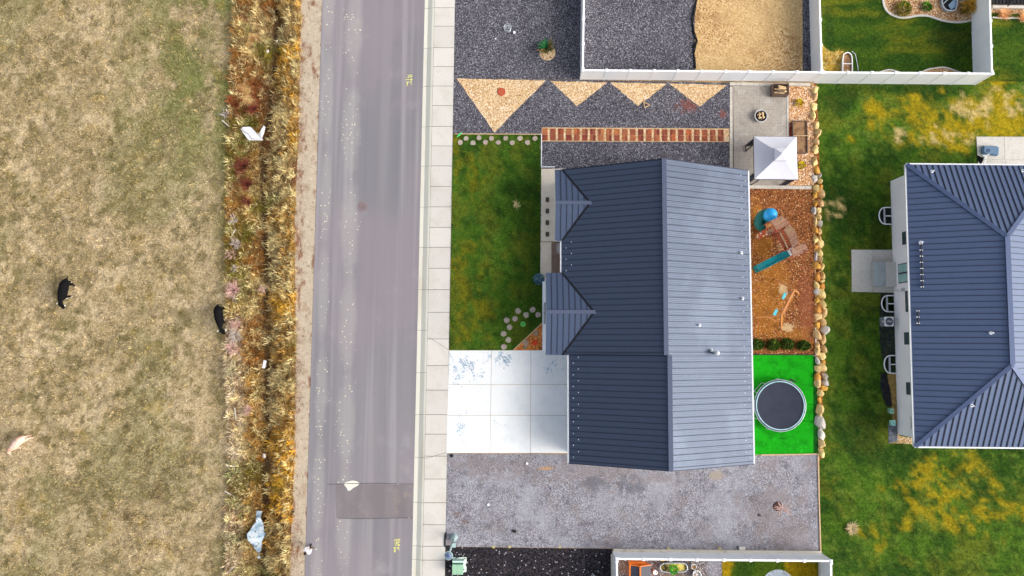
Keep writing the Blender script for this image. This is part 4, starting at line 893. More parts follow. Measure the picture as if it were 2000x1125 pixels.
# ------------------------------------------------------------------ paver patio
patio = sheet([(1425,161), (1541,162), (1541,262), (1543,367), (1465,367), (1425,330)], Z0-.005, 'paver_patio', M['paverjoint'], .15)
mb = MB(); x0, y1_ = P(1431.5,168).x, P(1431,168).y; x1 = P(1537,168).x; yb1 = P(1500,361).y; nr = 0; y = y1_
while y > yb1:
    x = x0 - (nr % 2)*.12; col_ = 0
    while x < x1:
        xa, xb = max(x, x0), min(x+.235, x1)
        if xb-xa > .05:
            # blocks of alternating direction
            bi = (int((x-x0)/.94) + int((y1_-y)/.96)) % 2
            h = Z0 + .012 + random.uniform(0, .006)
            if bi: mb.prism([(xa+.008, y-.008), (xb-.008, y-.008), (xb-.008, y-.112), (xa+.008, y-.112)], Z0-.02, h)
            else:
                xm = (xa+xb)/2; mb.prism([(xa+.008, y-.006), (xm-.007, y-.006), (xm-.007, y-.114), (xa+.008, y-.114)], Z0-.02, h); mb.prism([(xm+.007, y-.006), (xb-.008, y-.006), (xb-.008, y-.114), (xm+.007, y-.114)], Z0-.02, h)
        x += .235
    y -= .12; nr += 1
pv = build(mb, 'paver_field', M['paver'], patio); pv['kind'] = 'stuff'
def caps(a, b, wd, n_, z=Z0+.03, th=.12):
    a = P(*a, z); b = P(*b, z)
    for k in range(n_):
        p = a.lerp(b, (k+.02)/n_); q = a.lerp(b, (k+.98)/n_); build(MB().beam((p.x, p.y, z-th/2), (q.x, q.y, z-th/2+random.uniform(0,.01)), wd, th), 'edge_stone', M['capstone'], patio)
caps((1428.2,169),(1428.2,328), .21, 14); caps((1425.5,163.5),(1540,165.5), .24, 10); caps((1538.8,168),(1538.8,266), .15, 9); caps((1463,365),(1585,366.5), .24, 10); caps((1541,164),(1583,165), .22, 4, Z0+.12, .25)

# ------------------------------------------------------------------ gazebo
zt = 2.45; g0 = P(1516,318,0); gz = thing('gazebo', 'square gazebo with white canvas canopy and dark posts on the paver patio', 'gazebo', (P(1515,308,zt).x, P(1515,308,zt).y, Z0))
cs = [P(1472.5,266.5,zt), P(1556,267,zt), P(1558.5,350.5,zt), P(1474,349.5,zt)]; cc = sum(cs, Vector())/4
M['canvas'] = mat('white_canvas', lin(210,210,217), rough=.8, layers=[('m', (.93,.93,.96), 1.2, .42, .65, .8)])
t_ = .26; mid = [cc + (p-cc)*t_ + Vector((0,0,.88)) for p in cs]
mb = MB(); N_ = 8; vs = []
for j in range(N_+1):
    f = j/N_; sag = -.10*math.sin(math.pi*f)
    for a, b in zip(cs, cs[1:]+cs[:1]):
        ma = cc + (a-cc)*t_; mbb = cc + (b-cc)*t_
        for k in range(8):
            s = k/8; lo = a.lerp(b, s); hi = ma.lerp(mbb, s); p = lo.lerp(hi, f); rib = -.05*math.sin(math.pi*s)*(1-f*.6); vs.append((p.x, p.y, zt + .88*f + sag*.7 + rib))
n_ = 32; mb.add(vs, [[j*n_+k, j*n_+(k+1) % n_, (j+1)*n_+(k+1) % n_, (j+1)*n_+k] for j in range(N_) for k in range(n_)])
vv = [(p.x, p.y, zt-.02) for p in cs]; vd = [(p.x, p.y, zt-.2) for p in cs]; mb.add(vv+vd, [[i, 4+i, 4+(i+1) % 4, (i+1) % 4] for i in range(4)])
cn = build(mb, 'canopy', M['canvas'], gz)
ap = cc + Vector((0,0,1.32)); top = [cc + (p-cc)*.29 + Vector((0,0,1.02)) for p in cs]
mb = MB(); mb.add(top+[ap], [[0,1,4],[1,2,4],[2,3,4],[3,0,4]]); mb.add([p for p in top]+[p-Vector((0,0,.06)) for p in top], [[i, 4+i, 4+(i+1) % 4, (i+1) % 4] for i in range(4)]); build(mb, 'vent_tier', M['canvas'], gz)
mb = MB()
for a, b in zip(top, top[1:]+top[:1]): mb.beam(a-Vector((0,0,.03)), b-Vector((0,0,.03)), .035, .05)
build(mb, 'vent_trim', mat('canvas_trim', lin(150,150,164)), gz)
mb = MB()
for p in mid: mb.beam(p-Vector((0,0,.05)), p+Vector((0,0,.12)), .03, .03)
build(mb, 'vent_frame', M['black'], gz)
M['net'] = mat('curtain_mesh', lin(58,62,74), rough=.9)
for i, p in enumerate(cs):
    c = p + (cc-p)*.05; dx = (cs[(i+1) % 4]-p).normalized(); dy = (cs[i-1]-p).normalized()
    for d in (Vector((0,0,0)), dx*.42, dy*.42):
        build(MB().beam((c.x+d.x, c.y+d.y, Z0), (c.x+d.x, c.y+d.y, zt-.05), .055, .055), 'post', M['black'], gz)
    for d in (dx, dy): build(MB().beam((c.x, c.y, Z0+1.9), (c.x+d.x*.42, c.y+d.y*.42, Z0+1.9), .03, .03), 'corner_rail', M['black'], gz); build(MB().beam((c.x, c.y, Z0+.08), (c.x+d.x*.42, c.y+d.y*.42, Z0+.08), .05, .05), 'corner_rail', M['black'], gz)
    mb = MB(); 
    for k in range(5): s = .06+.08*k; mb.tube([(c.x+dx.x*s, c.y+dx.y*s, Z0+.3), (c.x+dx.x*s*.9, c.y+dx.y*s*.9, zt-.15)], .035, 6)
    build(mb, 'tied_curtain', M['net'], gz)
for a, b in zip(cs, cs[1:]+cs[:1]): build(MB().beam(a-Vector((0,0,.1)), b-Vector((0,0,.1)), .05, .06), 'frame_rail', M['black'], gz)

# fire pit with logs, firewood rack, planter bed
q = P(1484,228.5,Z0); fp = thing('fire_pit', 'round steel fire pit with split logs on the paver patio', 'fire pit', (q.x, q.y, Z0))
build(MB().lathe(q, [(.40,0),(.46,.30),(.49,.30),(.49,.33),(.44,.33),(.38,.1),(0,.08)], 28), 'bowl', mat('fire_pit_steel', lin(206,206,206), rough=.4, metal=.3), fp, smooth=False)
build(MB().lathe(q+Vector((0,0,.2)), [(.43,0),(.3,.03),(0,.05)], 20), 'ash', mat('charred_ash', lin(46,40,40), rough=.95, layers=[('n', lin(170,160,150), 9, .56, .66, .7)], bump=('n', 12, .8, .05)), fp)
for a, s, z_ in ((.2,-.13,.3),(.3,.14,.3),(1.75,-.12,.37),(1.6,.15,.37)):
    d = Vector((math.cos(a), math.sin(a), 0)); n2 = Vector((-d.y, d.x, 0))*s; build(MB().tube([q+n2-d*.24+Vector((0,0,z_)), q+n2+d*.24+Vector((0,0,z_))], .06, 7), 'log', M['log'], fp)
q = P(1520,179,Z0); rk = thing('firewood_rack', 'slatted timber crate of split firewood against the vinyl fence', 'firewood rack', (q.x, q.y, Z0))
for k in range(3):
    for s in (-1, 1): build(MB().box((q.x, q.y+s*.42, .22+.2*k), (1.2, .04, .13)), 'slat', M['barkwood'], rk); build(MB().box((q.x+s*.6, q.y, .22+.2*k), (.04, .84, .13)), 'slat', M['barkwood'], rk)
for a in (-1, 1):
    for b in (-1, 1): build(MB().box((q.x+a*.56, q.y+b*.38, .4), (.07, .07, .6)), 'corner_post', M['barkwood'], rk)
build(MB().box((q.x, q.y, .22), (1.16, .8, .06)), 'base', M['barkwood'], rk)
for k in range(13):
    a = random.uniform(-.25,.25); c = Vector((q.x+random.uniform(-.22,.22), q.y+random.uniform(-.28,.3), .32+.03*k)); d = Vector((math.cos(a), math.sin(a), 0)); rr = random.uniform(.05,.085)
    if k > 8: c.x += .1
    build(MB().tube([c-d*.28, c+d*.28], rr, 6), 'log', M['log'] if k % 4 else M['barkwood'], rk)
q = P(1561,269,Z0); bd = thing('raised_bed', 'long timber framed raised garden bed of bare soil behind the gazebo', 'raised bed', (q.x, q.y, Z0))
pa, pb = P(1546.5,238,Z0), P(1575,299.5,Z0)
for x in (pa.x, pb.x): build(MB().beam((x, pa.y, Z0+.12), (x, pb.y, Z0+.12), .06, .26), 'side_board', M['barkwood'], bd)
for y in (pa.y, pb.y): build(MB().beam((pa.x, y, Z0+.12), (pb.x, y, Z0+.12), .06, .26), 'end_board', M['barkwood'], bd)
build(MB().beam((pa.x, P(1560,266.5).y, Z0+.16), (pb.x, P(1560,266.5).y, Z0+.16), .05, .22), 'divider', M['wood'], bd)
build(MB().prism([(pa.x+.03, pa.y-.03), (pb.x-.03, pa.y-.03), (pb.x-.03, pb.y+.03), (pa.x+.03, pb.y+.03)], Z0, Z0+.15), 'soil', M['soil'], bd)
mb = MB(); mb.prism(PX([(1541.5,242),(1546,242),(1546,266),(1541.5,266)], Z0), Z0, Z0+.03); tag(build(mb, 'red_mulch_strip', gravel('red_mulch', 14, [(lin(150,50,36),5),(lin(120,40,30),3),(lin(196,110,80),2)]), loc=P(1544,254)), 'narrow strip of red mulch beside the raised bed', 'mulch')
def bush(name, label, cat, u, v, z, R, cols, n_, L, W, group=None, hfac=1.0, lean=(.2,.9), stemc=None, sx=1, sy=1):
    """leafy plant: many leaf blades on a dome"""
    q = P(u, v, z); t = thing(name, label, cat, (q.x, q.y, z), group=group); r_ = np.random.default_rng(int(u*7+v))
    a = r_.uniform(0, 6.28, n_); ph = np.arccos(r_.uniform(-.05, 1, n_)); rad = R*r_.uniform(.25, 1.0, n_)**.5
    x = q.x + rad*np.sin(ph)*np.cos(a)*sx; y = q.y + rad*np.sin(ph)*np.sin(a)*sy; zz = z + .04 + rad*np.cos(ph)*hfac
    c = np.array(cols)[r_.integers(0, len(cols), n_)]*r_.uniform(.6, 1.3, (n_, 1))
    blade_obj('foliage', [blades(np.stack([x, y, zz], 1), r_.uniform(L[0], L[1], n_), r_.uniform(W[0], W[1], n_), a + r_.normal(0, .5, n_), r_.uniform(lean[0], lean[1], n_), c, True)], M['blade'], t, kind=None)
    mb = MB()
    for k in range(6): b = k*1.05; mb.tube([q, q+Vector((math.cos(b)*R*.4*sx, math.sin(b)*R*.4*sy, R*hfac*.6))], [.02,.008], 5)
    build(mb, 'stem', M['barkwood'], t); return t
for u, v, w_ in ((1559.5,202,'between firewood rack and boulders'),(1564,323,'beside the gazebo canopy')):
    bush('yellow_shrub', 'small yellow leafed plant in rose gravel ' + w_, 'shrub', u, v, Z0, .27, [lin(240,224,40), lin(216,196,30), lin(180,140,40)], 170, (.1,.2), (.04,.07))
# ------------------------------------------------------------------ shrubs beside the turf
for (u, v, s1, s2), w_ in zip(((1479,673,26,20),(1510,674,26,21),(1538,672,25,21),(1569.5,675,25,18)), ('closest to the house eave', 'second from the house eave', 'third from the house eave', 'closest to the boulders')):
    bush('round_shrub', 'clipped dark green oval shrub on bark, ' + w_, 'shrub', u-2, v, Z0, .52, [lin(34,58,18), lin(48,80,20), lin(84,110,30), lin(22,40,14), lin(120,140,50)], 1500, (.08,.16), (.03,.06), 'clipped shrubs in a row beside the artificial turf', 1.15, (.2,.95), sx=s1/26, sy=s2/26)

# ------------------------------------------------------------------ trampoline
q = P(1523.5,792,.9); R_ = 1.86; tr = thing('trampoline', 'round trampoline with black mat and pale blue edge pad on artificial turf', 'trampoline', (q.x, q.y, Z0))
zt = .95
mb = MB(); mb.lathe((q.x, q.y, zt), [(R_*.915,0),(R_*.80,-.02),(R_*.45,-.06),(0,-.07)], 48, cap=False)
build(mb, 'mat', mat('trampoline_mat', lin(42,48,64), rough=.75, layers=[('m', (.8,.82,.86), 1.0, .42, .6, .8), ('m', (.85,.85,.85), 30, .42, .6, .7)], bump=('n', 50, .3, .01)), tr)
pad = build(MB().lathe((q.x, q.y, zt), [(R_*.91,.02),(R_*.915,.05),(R_*.945,.05),(R_*.95,.02)], 48, cap=False), 'edge_pad', mat('pale_blue_pad', lin(170,206,212), rough=.6, layers=[('n', lin(120,160,170), 2.0, .56, .64, .8)]), tr)
build(MB().lathe((q.x, q.y, zt), [(R_*.951,.0),(R_*.953,.05),(R_*.985,.04),(R_*.99,-.02)], 48, cap=False), 'outer_pad', mat('navy_pad', lin(60,78,98), rough=.6, layers=[('n', lin(130,150,160), 3, .6, .68, .8)]), tr)
build(MB().tube([(q.x+R_*math.cos(a*math.pi/24), q.y+R_*math.sin(a*math.pi/24), zt-.03) for a in range(49)], .03, 8, False), 'frame_ring', M['galv'], tr)
for k in range(6):
    a = k*math.pi/3+.3; d = Vector((math.cos(a), math.sin(a), 0)); p = Vector((q.x, q.y, 0))+d*R_; s = Vector((-d.y, d.x, 0))*.45
    build(MB().tube([p-s+Vector((0,0,zt-.06)), p-s+Vector((0,0,Z0+.04)), p+s+Vector((0,0,Z0+.04)), p+s+Vector((0,0,zt-.06))], .024, 7), 'leg', M['galv'], tr)
build(MB().box((*P(1549,743,.5)[:2], .45), (.5, .12, .05), -.5), 'ladder_tread', M['black'], tr)
for s in (-.2, .2): build(MB().beam((*P(1547+s*12,746-s*6,.5)[:2], Z0), (*P(1545+s*12,749-s*6,.9)[:2], .9), .04, .04), 'ladder_rail', M['black'], tr)

# ------------------------------------------------------------------ playset
q = P(1535,465,Z0); ps = thing('playset', 'wooden playset with slatted canopies, teal slide, blue dome and climbing wall', 'playset', (q.x, q.y, Z0))
M['teal'] = mat('teal_plastic', lin(14,128,136), rough=.35, layers=[('n', lin(40,160,164), 1.5, .5, .7, .5)]); M['blue'] = mat('blue_plastic', lin(40,160,224), rough=.35); M['green'] = mat('green_plastic', lin(12,96,90), rough=.4)
def canopy(px, z, n_, sub_m=M['woodgrey'], th=.03):
    a, b, c, d = [P(u, v, zz) for (u, v), zz in zip(px, z)]
    fr = build(MB().beam(a.lerp(d, .03)-Vector((0,0,.06)), b.lerp(c, .03)-Vector((0,0,.06)), .07, .07), 'canopy', M['woodred'], ps)
    build(MB().beam(a.lerp(d, .97)-Vector((0,0,.06)), b.lerp(c, .97)-Vector((0,0,.06)), .07, .07), 'canopy_beam', M['woodred'], fr)
    for k in range(n_):
        p0 = a.lerp(b, (k+.06)/n_); p1 = a.lerp(b, (k+.94)/n_); p2 = d.lerp(c, (k+.94)/n_); p3 = d.lerp(c, (k+.06)/n_); u_ = Vector((0,0,th))
        build(MB().add([p0, p1, p2, p3, p0+u_, p1+u_, p2+u_, p3+u_], [[3,2,1,0],[4,5,6,7],[0,1,5,4],[1,2,6,5],[2,3,7,6],[3,0,4,7]]), 'slat', sub_m, fr)
canopy([(1517,450),(1504,431.5),(1527,421),(1542,437)], (2.5,2.5,2.6,2.6), 7)
canopy([(1541,465.5),(1530,448),(1542,437.5),(1556,456)], (2.45,2.45,2.6,2.6), 6)
canopy([(1547,485),(1541,466),(1555.5,457.5),(1560.5,476)], (2.4,2.4,2.55,2.55), 6)
canopy([(1550,503),(1544,487),(1572.5,472.5),(1578,489)], (2.3,2.3,2.3,2.3), 6)
posts = [(1504,434),(1527,425),(1517,452),(1543,441),(1530,452),(1555,462),(1541,486),(1560,479),(1549,502),(1574,490),(1572,476)]
for u, v in posts:
    t2 = P(u, v, 2.4); build(MB().beam((t2.x, t2.y, Z0), (t2.x, t2.y, 2.45), .09, .09), 'post', M['woodred'], ps)
def deck(px, z, n_, name='deck'):
    a, b, c, d = [P(u, v, z) for u, v in px]; dk = build(MB().beam(a.lerp(d, .5)-Vector((0,0,.07)), b.lerp(c, .5)-Vector((0,0,.07)), .08, .08), name, M['woodred'], ps)
    for k in range(n_): p0 = a.lerp(b, (k+.07)/n_); p3 = d.lerp(c, (k+.07)/n_); p1 = a.lerp(b, (k+.93)/n_); p2 = d.lerp(c, (k+.93)/n_); build(MB().prism([p0, p1, p2, p3], z-.03, z), 'deck_board', M['woodred'], dk)
deck([(1499,438),(1516,430),(1526,448),(1508,457)], 1.3, 8); deck([(1534,490),(1550,482),(1557,497),(1541,505)], 1.35, 8)
deck([(1516,456),(1529,450),(1547,482),(1534,490)], 1.3, 13, 'bridge_deck')
for off in ((1515.5,456.5,1533.5,490.5),(1529.5,450,1547.5,482)):
    a = P(off[0], off[1], 1.9); b = P(off[2], off[3], 1.9); rl = build(MB().beam(a, b, .07, .07), 'bridge_rail', M['woodred'], ps)
    for k in range(7): p = a.lerp(b, (k+.5)/7); build(MB().beam((p.x, p.y, 1.3), (p.x, p.y, 1.88), .05, .05), 'baluster', M['woodred'], rl)
a = P(1522,451,2.0); b = P(1540,487,2.0); build(MB().beam(a, b, .10, .05), 'handrail', M['wood'], ps)
# slide
a = P(1539.5,494,1.45); b = P(1479,524.5,.28); d = (b-a); dh = Vector((d.x, d.y, 0)).normalized(); s = Vector((-dh.y, dh.x, 0)); mb = MB(); n_ = 16; vs = []
for k in range(n_+1):
    t_ = k/n_; p = a.lerp(b, t_); p.z = 1.45 + (.26-1.45)*(t_ + .10*math.sin(2*math.pi*t_))
    for off, h in ((-.27,.16),(-.23,.17),(-.20,0),(.20,0),(.23,.17),(.27,.16),(.25,-.05),(-.25,-.05)): r_ = p+s*off; vs.append((r_.x, r_.y, p.z+h))
mb.add(vs, [[k*8+j, k*8+(j+1) % 8, (k+1)*8+(j+1) % 8, (k+1)*8+j] for k in range(n_) for j in range(8)] + [list(range(8)), [n_*8+j for j in range(8)][::-1]])
build(mb, 'slide', M['teal'], ps)
build(MB().beam(a+Vector((0,0,.03)), a-dh*.55+Vector((0,0,.03)), .52, .05), 'slide_platform', M['galv'], ps)
build(MB().beam(b+Vector((0,0,-.1))+dh*.0, b+dh*.22+Vector((0,0,-.12)), .52, .16), 'slide_foot', M['green'], ps)
# dome and tube
q = P(1507,418,2.0); mb = MB(); mb.lathe((q.x, q.y, 1.35), [(.44,0),(.47,.2),(.47,.5),(.42,.68),(.30,.83),(.15,.9),(0,.92)], 24); dm = build(mb, 'tube_dome', M['blue'], ps, smooth=True)
build(MB().tube([(q.x+.47*math.cos(k*.26-1.2), q.y+.47*math.sin(k*.26-1.2), 1.75+.03*math.sin(k)) for k in range(13)], .025, 6), 'dome_seam', mat('blue_plastic_dark', lin(24,110,170), rough=.4), dm)
c = P(1496,428,1.2); mb = MB(); pth = []
for k in range(14): t_ = k/13; an = 1.3 + t_*4.2; pth.append((c.x + .42*math.cos(an) - .15*t_, c.y + .42*math.sin(an) - .1*t_, 1.55-1.15*t_))
mb.tube(pth, [.33]*10+[.33,.34,.34,.35], 14, False); build(mb, 'spiral_tube', M['green'], ps, smooth=True)
q = P(1490,436,.9); build(MB().lathe((q.x, q.y, .5), [(.36,0),(.36,.5),(.30,.62),(.12,.70),(.10,.60),(0,.55)], 20), 'tube_bend', M['green'], ps, smooth=True)
build(MB().prism([P(u, v, 1.6) for u, v in ((1497,437),(1504.5,433),(1508,440),(1500,445))], 1.3, 1.62), 'side_panel', M['woodorange'], ps)
# climbing wall with holds
pa, pb, pc, pd = P(1497,449,1.3), P(1508.5,441.5,1.3), P(1513.5,451,1.3), P(1502,459,1.3)
w0, w1, w2, w3 = P(1499,444,1.3), P(1506,457,1.3), P(1480,469,.16), P(1474.5,459,.16)
cwall = build(MB().add([w0, w1, w2, w3]+[p+Vector((0,0,.05)) for p in (w0, w1, w2, w3)], [[3,2,1,0],[4,5,6,7],[0,1,5,4],[1,2,6,5],[2,3,7,6],[3,0,4,7]]), 'climbing_wall', M['woodred'], ps)
hc = [lin(226,60,60), lin(230,200,120), lin(236,232,226), lin(220,90,90)]; hm = [mat('climbing_hold_%d' % i, c, rough=.5) for i, c in enumerate(hc)]
for k in range(11):
    s_, t_ = (.25, .5, .78)[k % 3], .12+.08*k; p = w0.lerp(w1, s_).lerp(w3.lerp(w2, s_), t_); build(MB().lathe((p.x, p.y, p.z+.04), [(.07,0),(.06,.05),(.03,.08),(0,.085)], 8, 1.2, .9), 'climbing_hold', hm[(k*5) % 4], cwall)
a, b, c_, d_ = P(1499,450,1.35), P(1508,445,1.35), P(1513,455,1.35), P(1504,460,1.35); build(MB().prism([a, b, c_, d_], 1.2, 1.36), 'landing', M['woodgrey'], ps)
# ------------------------------------------------------------------ timber swing frame
tz = 2.1; A_ = P(1552,566,tz); B_ = P(1526.5,617,tz); q = (A_+B_)/2; sw = thing('swing_frame', 'orange timber swing frame with two turquoise seats on bark', 'swing set', (q.x, q.y, Z0))
build(MB().beam(A_, B_, .14, .14), 'top_beam', M['woodorange'], sw)
for top_, feet in ((A_, (P(1513,545,Z0), P(1560,574,Z0))), (B_, (P(1475,620,Z0), P(1526,643,Z0)))):
    for f in feet: build(MB().beam(top_+(f-top_)*-.02, f, .10, .10), 'leg', M['woodorange'], sw)
    a = top_.lerp(feet[0], .55); b = top_.lerp(feet[1], .55); build(MB().beam(a, b, .06, .08), 'cross_brace', M['woodorange'], sw)
ax = (B_-A_).normalized()
for u, v in ((1531.5,578),(1514.5,610.5)):
    c = P(u, v, .55); st = build(MB().box((c.x, c.y, .55), (.50, .20, .04), math.atan2(ax.y, ax.x)), 'swing_seat', mat('turquoise_seat', lin(84,190,204), rough=.5), sw)
    for s in (-.22, .22):
        p = c+ax*s; t_ = (p-A_).dot(ax); tp = A_+ax*t_; build(MB().tube([(p.x, p.y, .56), (tp.x, tp.y, tz-.08)], .012, 5), 'rope', M['galv'], st)

# ------------------------------------------------------------------ front yard things
sm = None
def stone(name, label, cat, u, v, r_, m, group, z=Z0, h=.03, sides=11):
    rr = random.Random(int(u*13+v)); q = P(u, v, z); pts = [(q.x+r_*rr.uniform(.85,1.12)*math.cos(k*6.283/sides), q.y+r_*rr.uniform(.85,1.12)*math.sin(k*6.283/sides)) for k in range(sides)]
    mb = MB(); n_ = sides; vs = [(x, y, z-.02) for x, y in pts] + [(x, y, z+h*.7) for x, y in pts] + [(q.x+(x-q.x)*.9, q.y+(y-q.y)*.9, z+h) for x, y in pts]
    mb.add(vs, [[i, (i+1) % n_, n_+(i+1) % n_, n_+i] for i in range(n_)] + [[n_+i, n_+(i+1) % n_, 2*n_+(i+1) % n_, 2*n_+i] for i in range(n_)] + [list(range(2*n_, 3*n_))])
    return tag(build(mb, name, m, loc=(q.x, q.y, z)), label, cat, group)
ORD = ['first','second','third','fourth','fifth','sixth','seventh','eighth','ninth','tenth']
for i_, (u, v) in enumerate(((898.6,278),(910,270.5),(924,279),(935.3,269.5),(948.4,278),(960,270.5),(973,278.5),(987.5,270.3),(1000.7,279),(1015.6,270),(1030.5,278.5),(1045,270.5))):
    stone('stepping_stone', ORD[i_//2] + ' round grey stepping stone from the sidewalk in the row ' + ('touching' if i_ % 2 else 'farther from') + ' the timber edging', 'stepping stone', u, v, .20, M['step'], 'two rows of stepping stones by the zigzag gravel', Z0+.004, .05)
for i_, (u, v) in enumerate(((984.3,677),(993,663.6),(983.7,651.3),(995,639),(989.6,625.2),(1005.6,622.5),(1012,607.6),(1027.5,615),(1040.3,605),(1051,614.7))):
    stone('stepping_stone', ORD[i_] + ' round pinkish stepping stone from the driveway along the curved lawn path', 'stepping stone', u, v, .22, M['step'], 'curved path of stepping stones near the driveway', Z0+.004, .05)
stone('flat_stone', 'flat red stone lying on the big tan gravel triangle', 'stone', 980, 179, .33, mat('red_stone', lin(178,86,56), layers=[('m', (.8,.76,.74), 5, .42, .6, .8)], bump=('n', 12, .5, .02)), None, Z0+.012, .06, 8)
for u, v, r_, c, lb in ((1047,651,.19,(160,140,118),'grey brown flat stone in the orange bark corner near the house wall'),(1027,670,.24,(164,140,120),'grey brown flat stone in the orange bark corner near the driveway'),(1025.5,679,.12,(120,140,110),'small greenish stone in the orange bark corner'),(1044.5,669.5,.22,(216,74,40),'round red disc in the orange bark corner')):
    stone('flat_stone', lb, 'stone', u, v, r_, mat('stone_tone_%d' % int(u), lin(*c), layers=[('m', (.8,.78,.76), 9, .42, .6, .8)]), None, Z0+.006, .04, 9)
q = P(1021.6,633,Z0); t = thing('irrigation_box', 'small round bright green irrigation cover in the lawn beside the curved stepping stones', 'irrigation box', (q.x, q.y, Z0))
build(MB().lathe(q, [(.21,0),(.21,.06),(.18,.10),(0,.12)], 18), 'lid', mat('green_lid', lin(96,180,84), rough=.6, layers=[('n', lin(50,120,50), 9, .55, .65, .8)]), t); build(MB().box((q.x, q.y, Z0+.12), (.16,.03,.03), .6), 'handle', M['green'], t)
M['darkpad'] = mat('dark_pad', lin(96,84,80), rough=.9, layers=[('m', (.75,.74,.72), 12, .42, .6, .8)])
for v, w_ in zip((390,412.3,435,457.5), ('fourth','third','second','first')):
    q = P(1069, v, Z0+.006); mb = MB(); pts = [(q.x+sx*(.13)+cx, q.y+sy*(.18)+cy) for sx, sy, cx, cy in ((-1,-1,.05,0),(1,-1,-.05,0),(1,-1,0,.05),(1,1,0,-.05),(1,1,-.05,0),(-1,1,.05,0),(-1,1,0,-.05),(-1,-1,0,.05))]
    mb.prism(pts, Z0+.006, Z0+.06); mb.prism([(q.x+(x-q.x)*.6, q.y+(y-q.y)*.6) for x, y in pts], Z0+.06, Z0+.075)
    tag(build(mb, 'dark_paver', M['darkpad'], loc=q), w_ + ' small dark rounded square pad from the porch on the cream walk', 'pad', 'row of dark pads on the front walk')
mb = MB(); a = P(1059,327.5); b = P(1083,327.5)
t = thing('low_rail', 'low white slatted rail at the corner of the front walk', 'rail', a)
for z_ in (.2,.35): build(MB().beam((a.x,a.y,Z0+z_), (b.x,b.y,Z0+z_), .04,.04), 'rail', M['vinylcap'], t)
for k in range(9): p = a.lerp(b, k/8); build(MB().box((p.x, p.y, Z0+.2), (.035,.035,.4)), 'picket', M['vinylcap'], t)
bush('blue_shrub', 'round powdery blue shrub at the corner of the porch gable', 'shrub', 1052, 545.5, Z0, .40, [lin(130,170,190), lin(96,140,164), lin(64,100,120), lin(170,204,216)], 700, (.08,.18), (.025,.05), hfac=1.3)
q = P(1008,401); t = thing('dry_bush', 'small leafless straw coloured bush in the front lawn', 'bush', (q.x, q.y, Z0)); mb = MB(); rr = random.Random(4)
for k in range(42):
    a = rr.uniform(0, 6.28); l = rr.uniform(.15,.42); p1 = q+Vector((math.cos(a)*l*.5, math.sin(a)*l*.5, l*.8)); p2 = q+Vector((math.cos(a+.3)*l, math.sin(a+.3)*l*1.2, l*1.1)); mb.tube([q, p1, p2], [.016,.012,.005], 4)
build(mb, 'branch', mat('straw_twig', lin(216,200,150)), t)
mb = MB(); a = P(892.5,267.5,.2); b = P(903.5,257,.35); d = (b-a).normalized(); s = Vector((-d.y, d.x, 0))
mb.add([a-s*.03, a+s*.03, a.lerp(b,.4)+s*.09, b, a.lerp(b,.4)-s*.09, a.lerp(b,.4)+Vector((0,0,.03))], [[0,4,5],[0,5,1],[1,5,2],[2,5,3],[3,5,4],[0,1,2,3,4]])
tag(build(mb, 'green_paddle', mat('green_vinyl', lin(90,214,120), rough=.5), loc=(a.x, a.y, Z0)), 'bright green leaf shaped marker at the lawn corner by the sidewalk', 'marker')
tag(build(MB().tube([P(1052.5,678,Z0+.04), P(1055,681,Z0+.05), P(1059,682.5,Z0+.05), P(1064,682.5,Z0+.06)], .035, 7), 'downspout_hose', M['black'], loc=P(1055,681)), 'short black downspout hose by the bark corner and driveway', 'hose')
tag(build(MB().lathe(P(882,890), [(.14,0),(.13,.05),(0,.07)], 8), 'drain_cover', M['blackfab'], loc=P(882,890)), 'round black drain cover at the driveway corner', 'drain cover')
for (u, v), w_ in zip(((1029,905),(953.5,985.5)), ('near the garage roof corner', 'in the open gravel west of the garage')): tag(build(MB().lathe(P(u,v), [(.09,0),(.09,.08),(.05,.1),(0,.1)], 12), 'pipe_cap', M['vinylcap'], loc=P(u,v)), 'small white pipe cap on the gravel pad ' + w_, 'pipe cap')
# ------------------------------------------------------------------ north yard
q = P(1066,97); t = thing('yucca', 'spiky green yucca in a small tan mound on dark gravel', 'plant', (q.x, q.y, Z0)); rr = random.Random(8)
build(MB().lathe(P(1069,103), [(.62,0),(.5,.04),(.25,.09),(0,.11)], 18), 'soil_mound', M['gravel_tan'], t)
ycols = [mat('yucca_green', lin(28,92,50), rough=.5), mat('yucca_olive', lin(84,92,40), rough=.6), mat('yucca_brown', lin(120,96,56), rough=.7)]
for k in range(46):
    a = k*2.4; lf = rr.uniform(.75,1.1); ln = rr.uniform(.5,.95); d = Vector((math.cos(a), math.sin(a), 0)); s = Vector((-d.y, d.x, 0))*.075; up = math.sqrt(1-ln*ln)
    b0 = q+Vector((0,0,.12)); m1 = b0+d*lf*ln*.5+Vector((0,0,lf*(up*.5+.08))); tp = b0+d*lf*ln+Vector((0,0,lf*up))
    south = d.y < -.2 or d.x > .6
    build(MB().add([b0-s*.6, b0+s*.6, m1+s, m1-s, tp, m1+Vector((0,0,-.02))], [[0,1,2,3],[3,2,4],[0,3,5],[1,5,2]]), 'leaf', ycols[0] if not south else ycols[1 + k % 2], t)
q = P(991.5,59); t = thing('wire_frame', 'round galvanised wire ring frame standing on dark gravel', 'wire frame', (q.x, q.y, Z0))
for r_, z_ in ((.28,.55),(.25,.35),(.22,.1),(.12,.56)):
    build(MB().tube([(q.x+r_*math.cos(k*.2618), q.y+r_*math.sin(k*.2618), Z0+z_) for k in range(25)], .014, 6, False), 'ring', M['galv'], t)
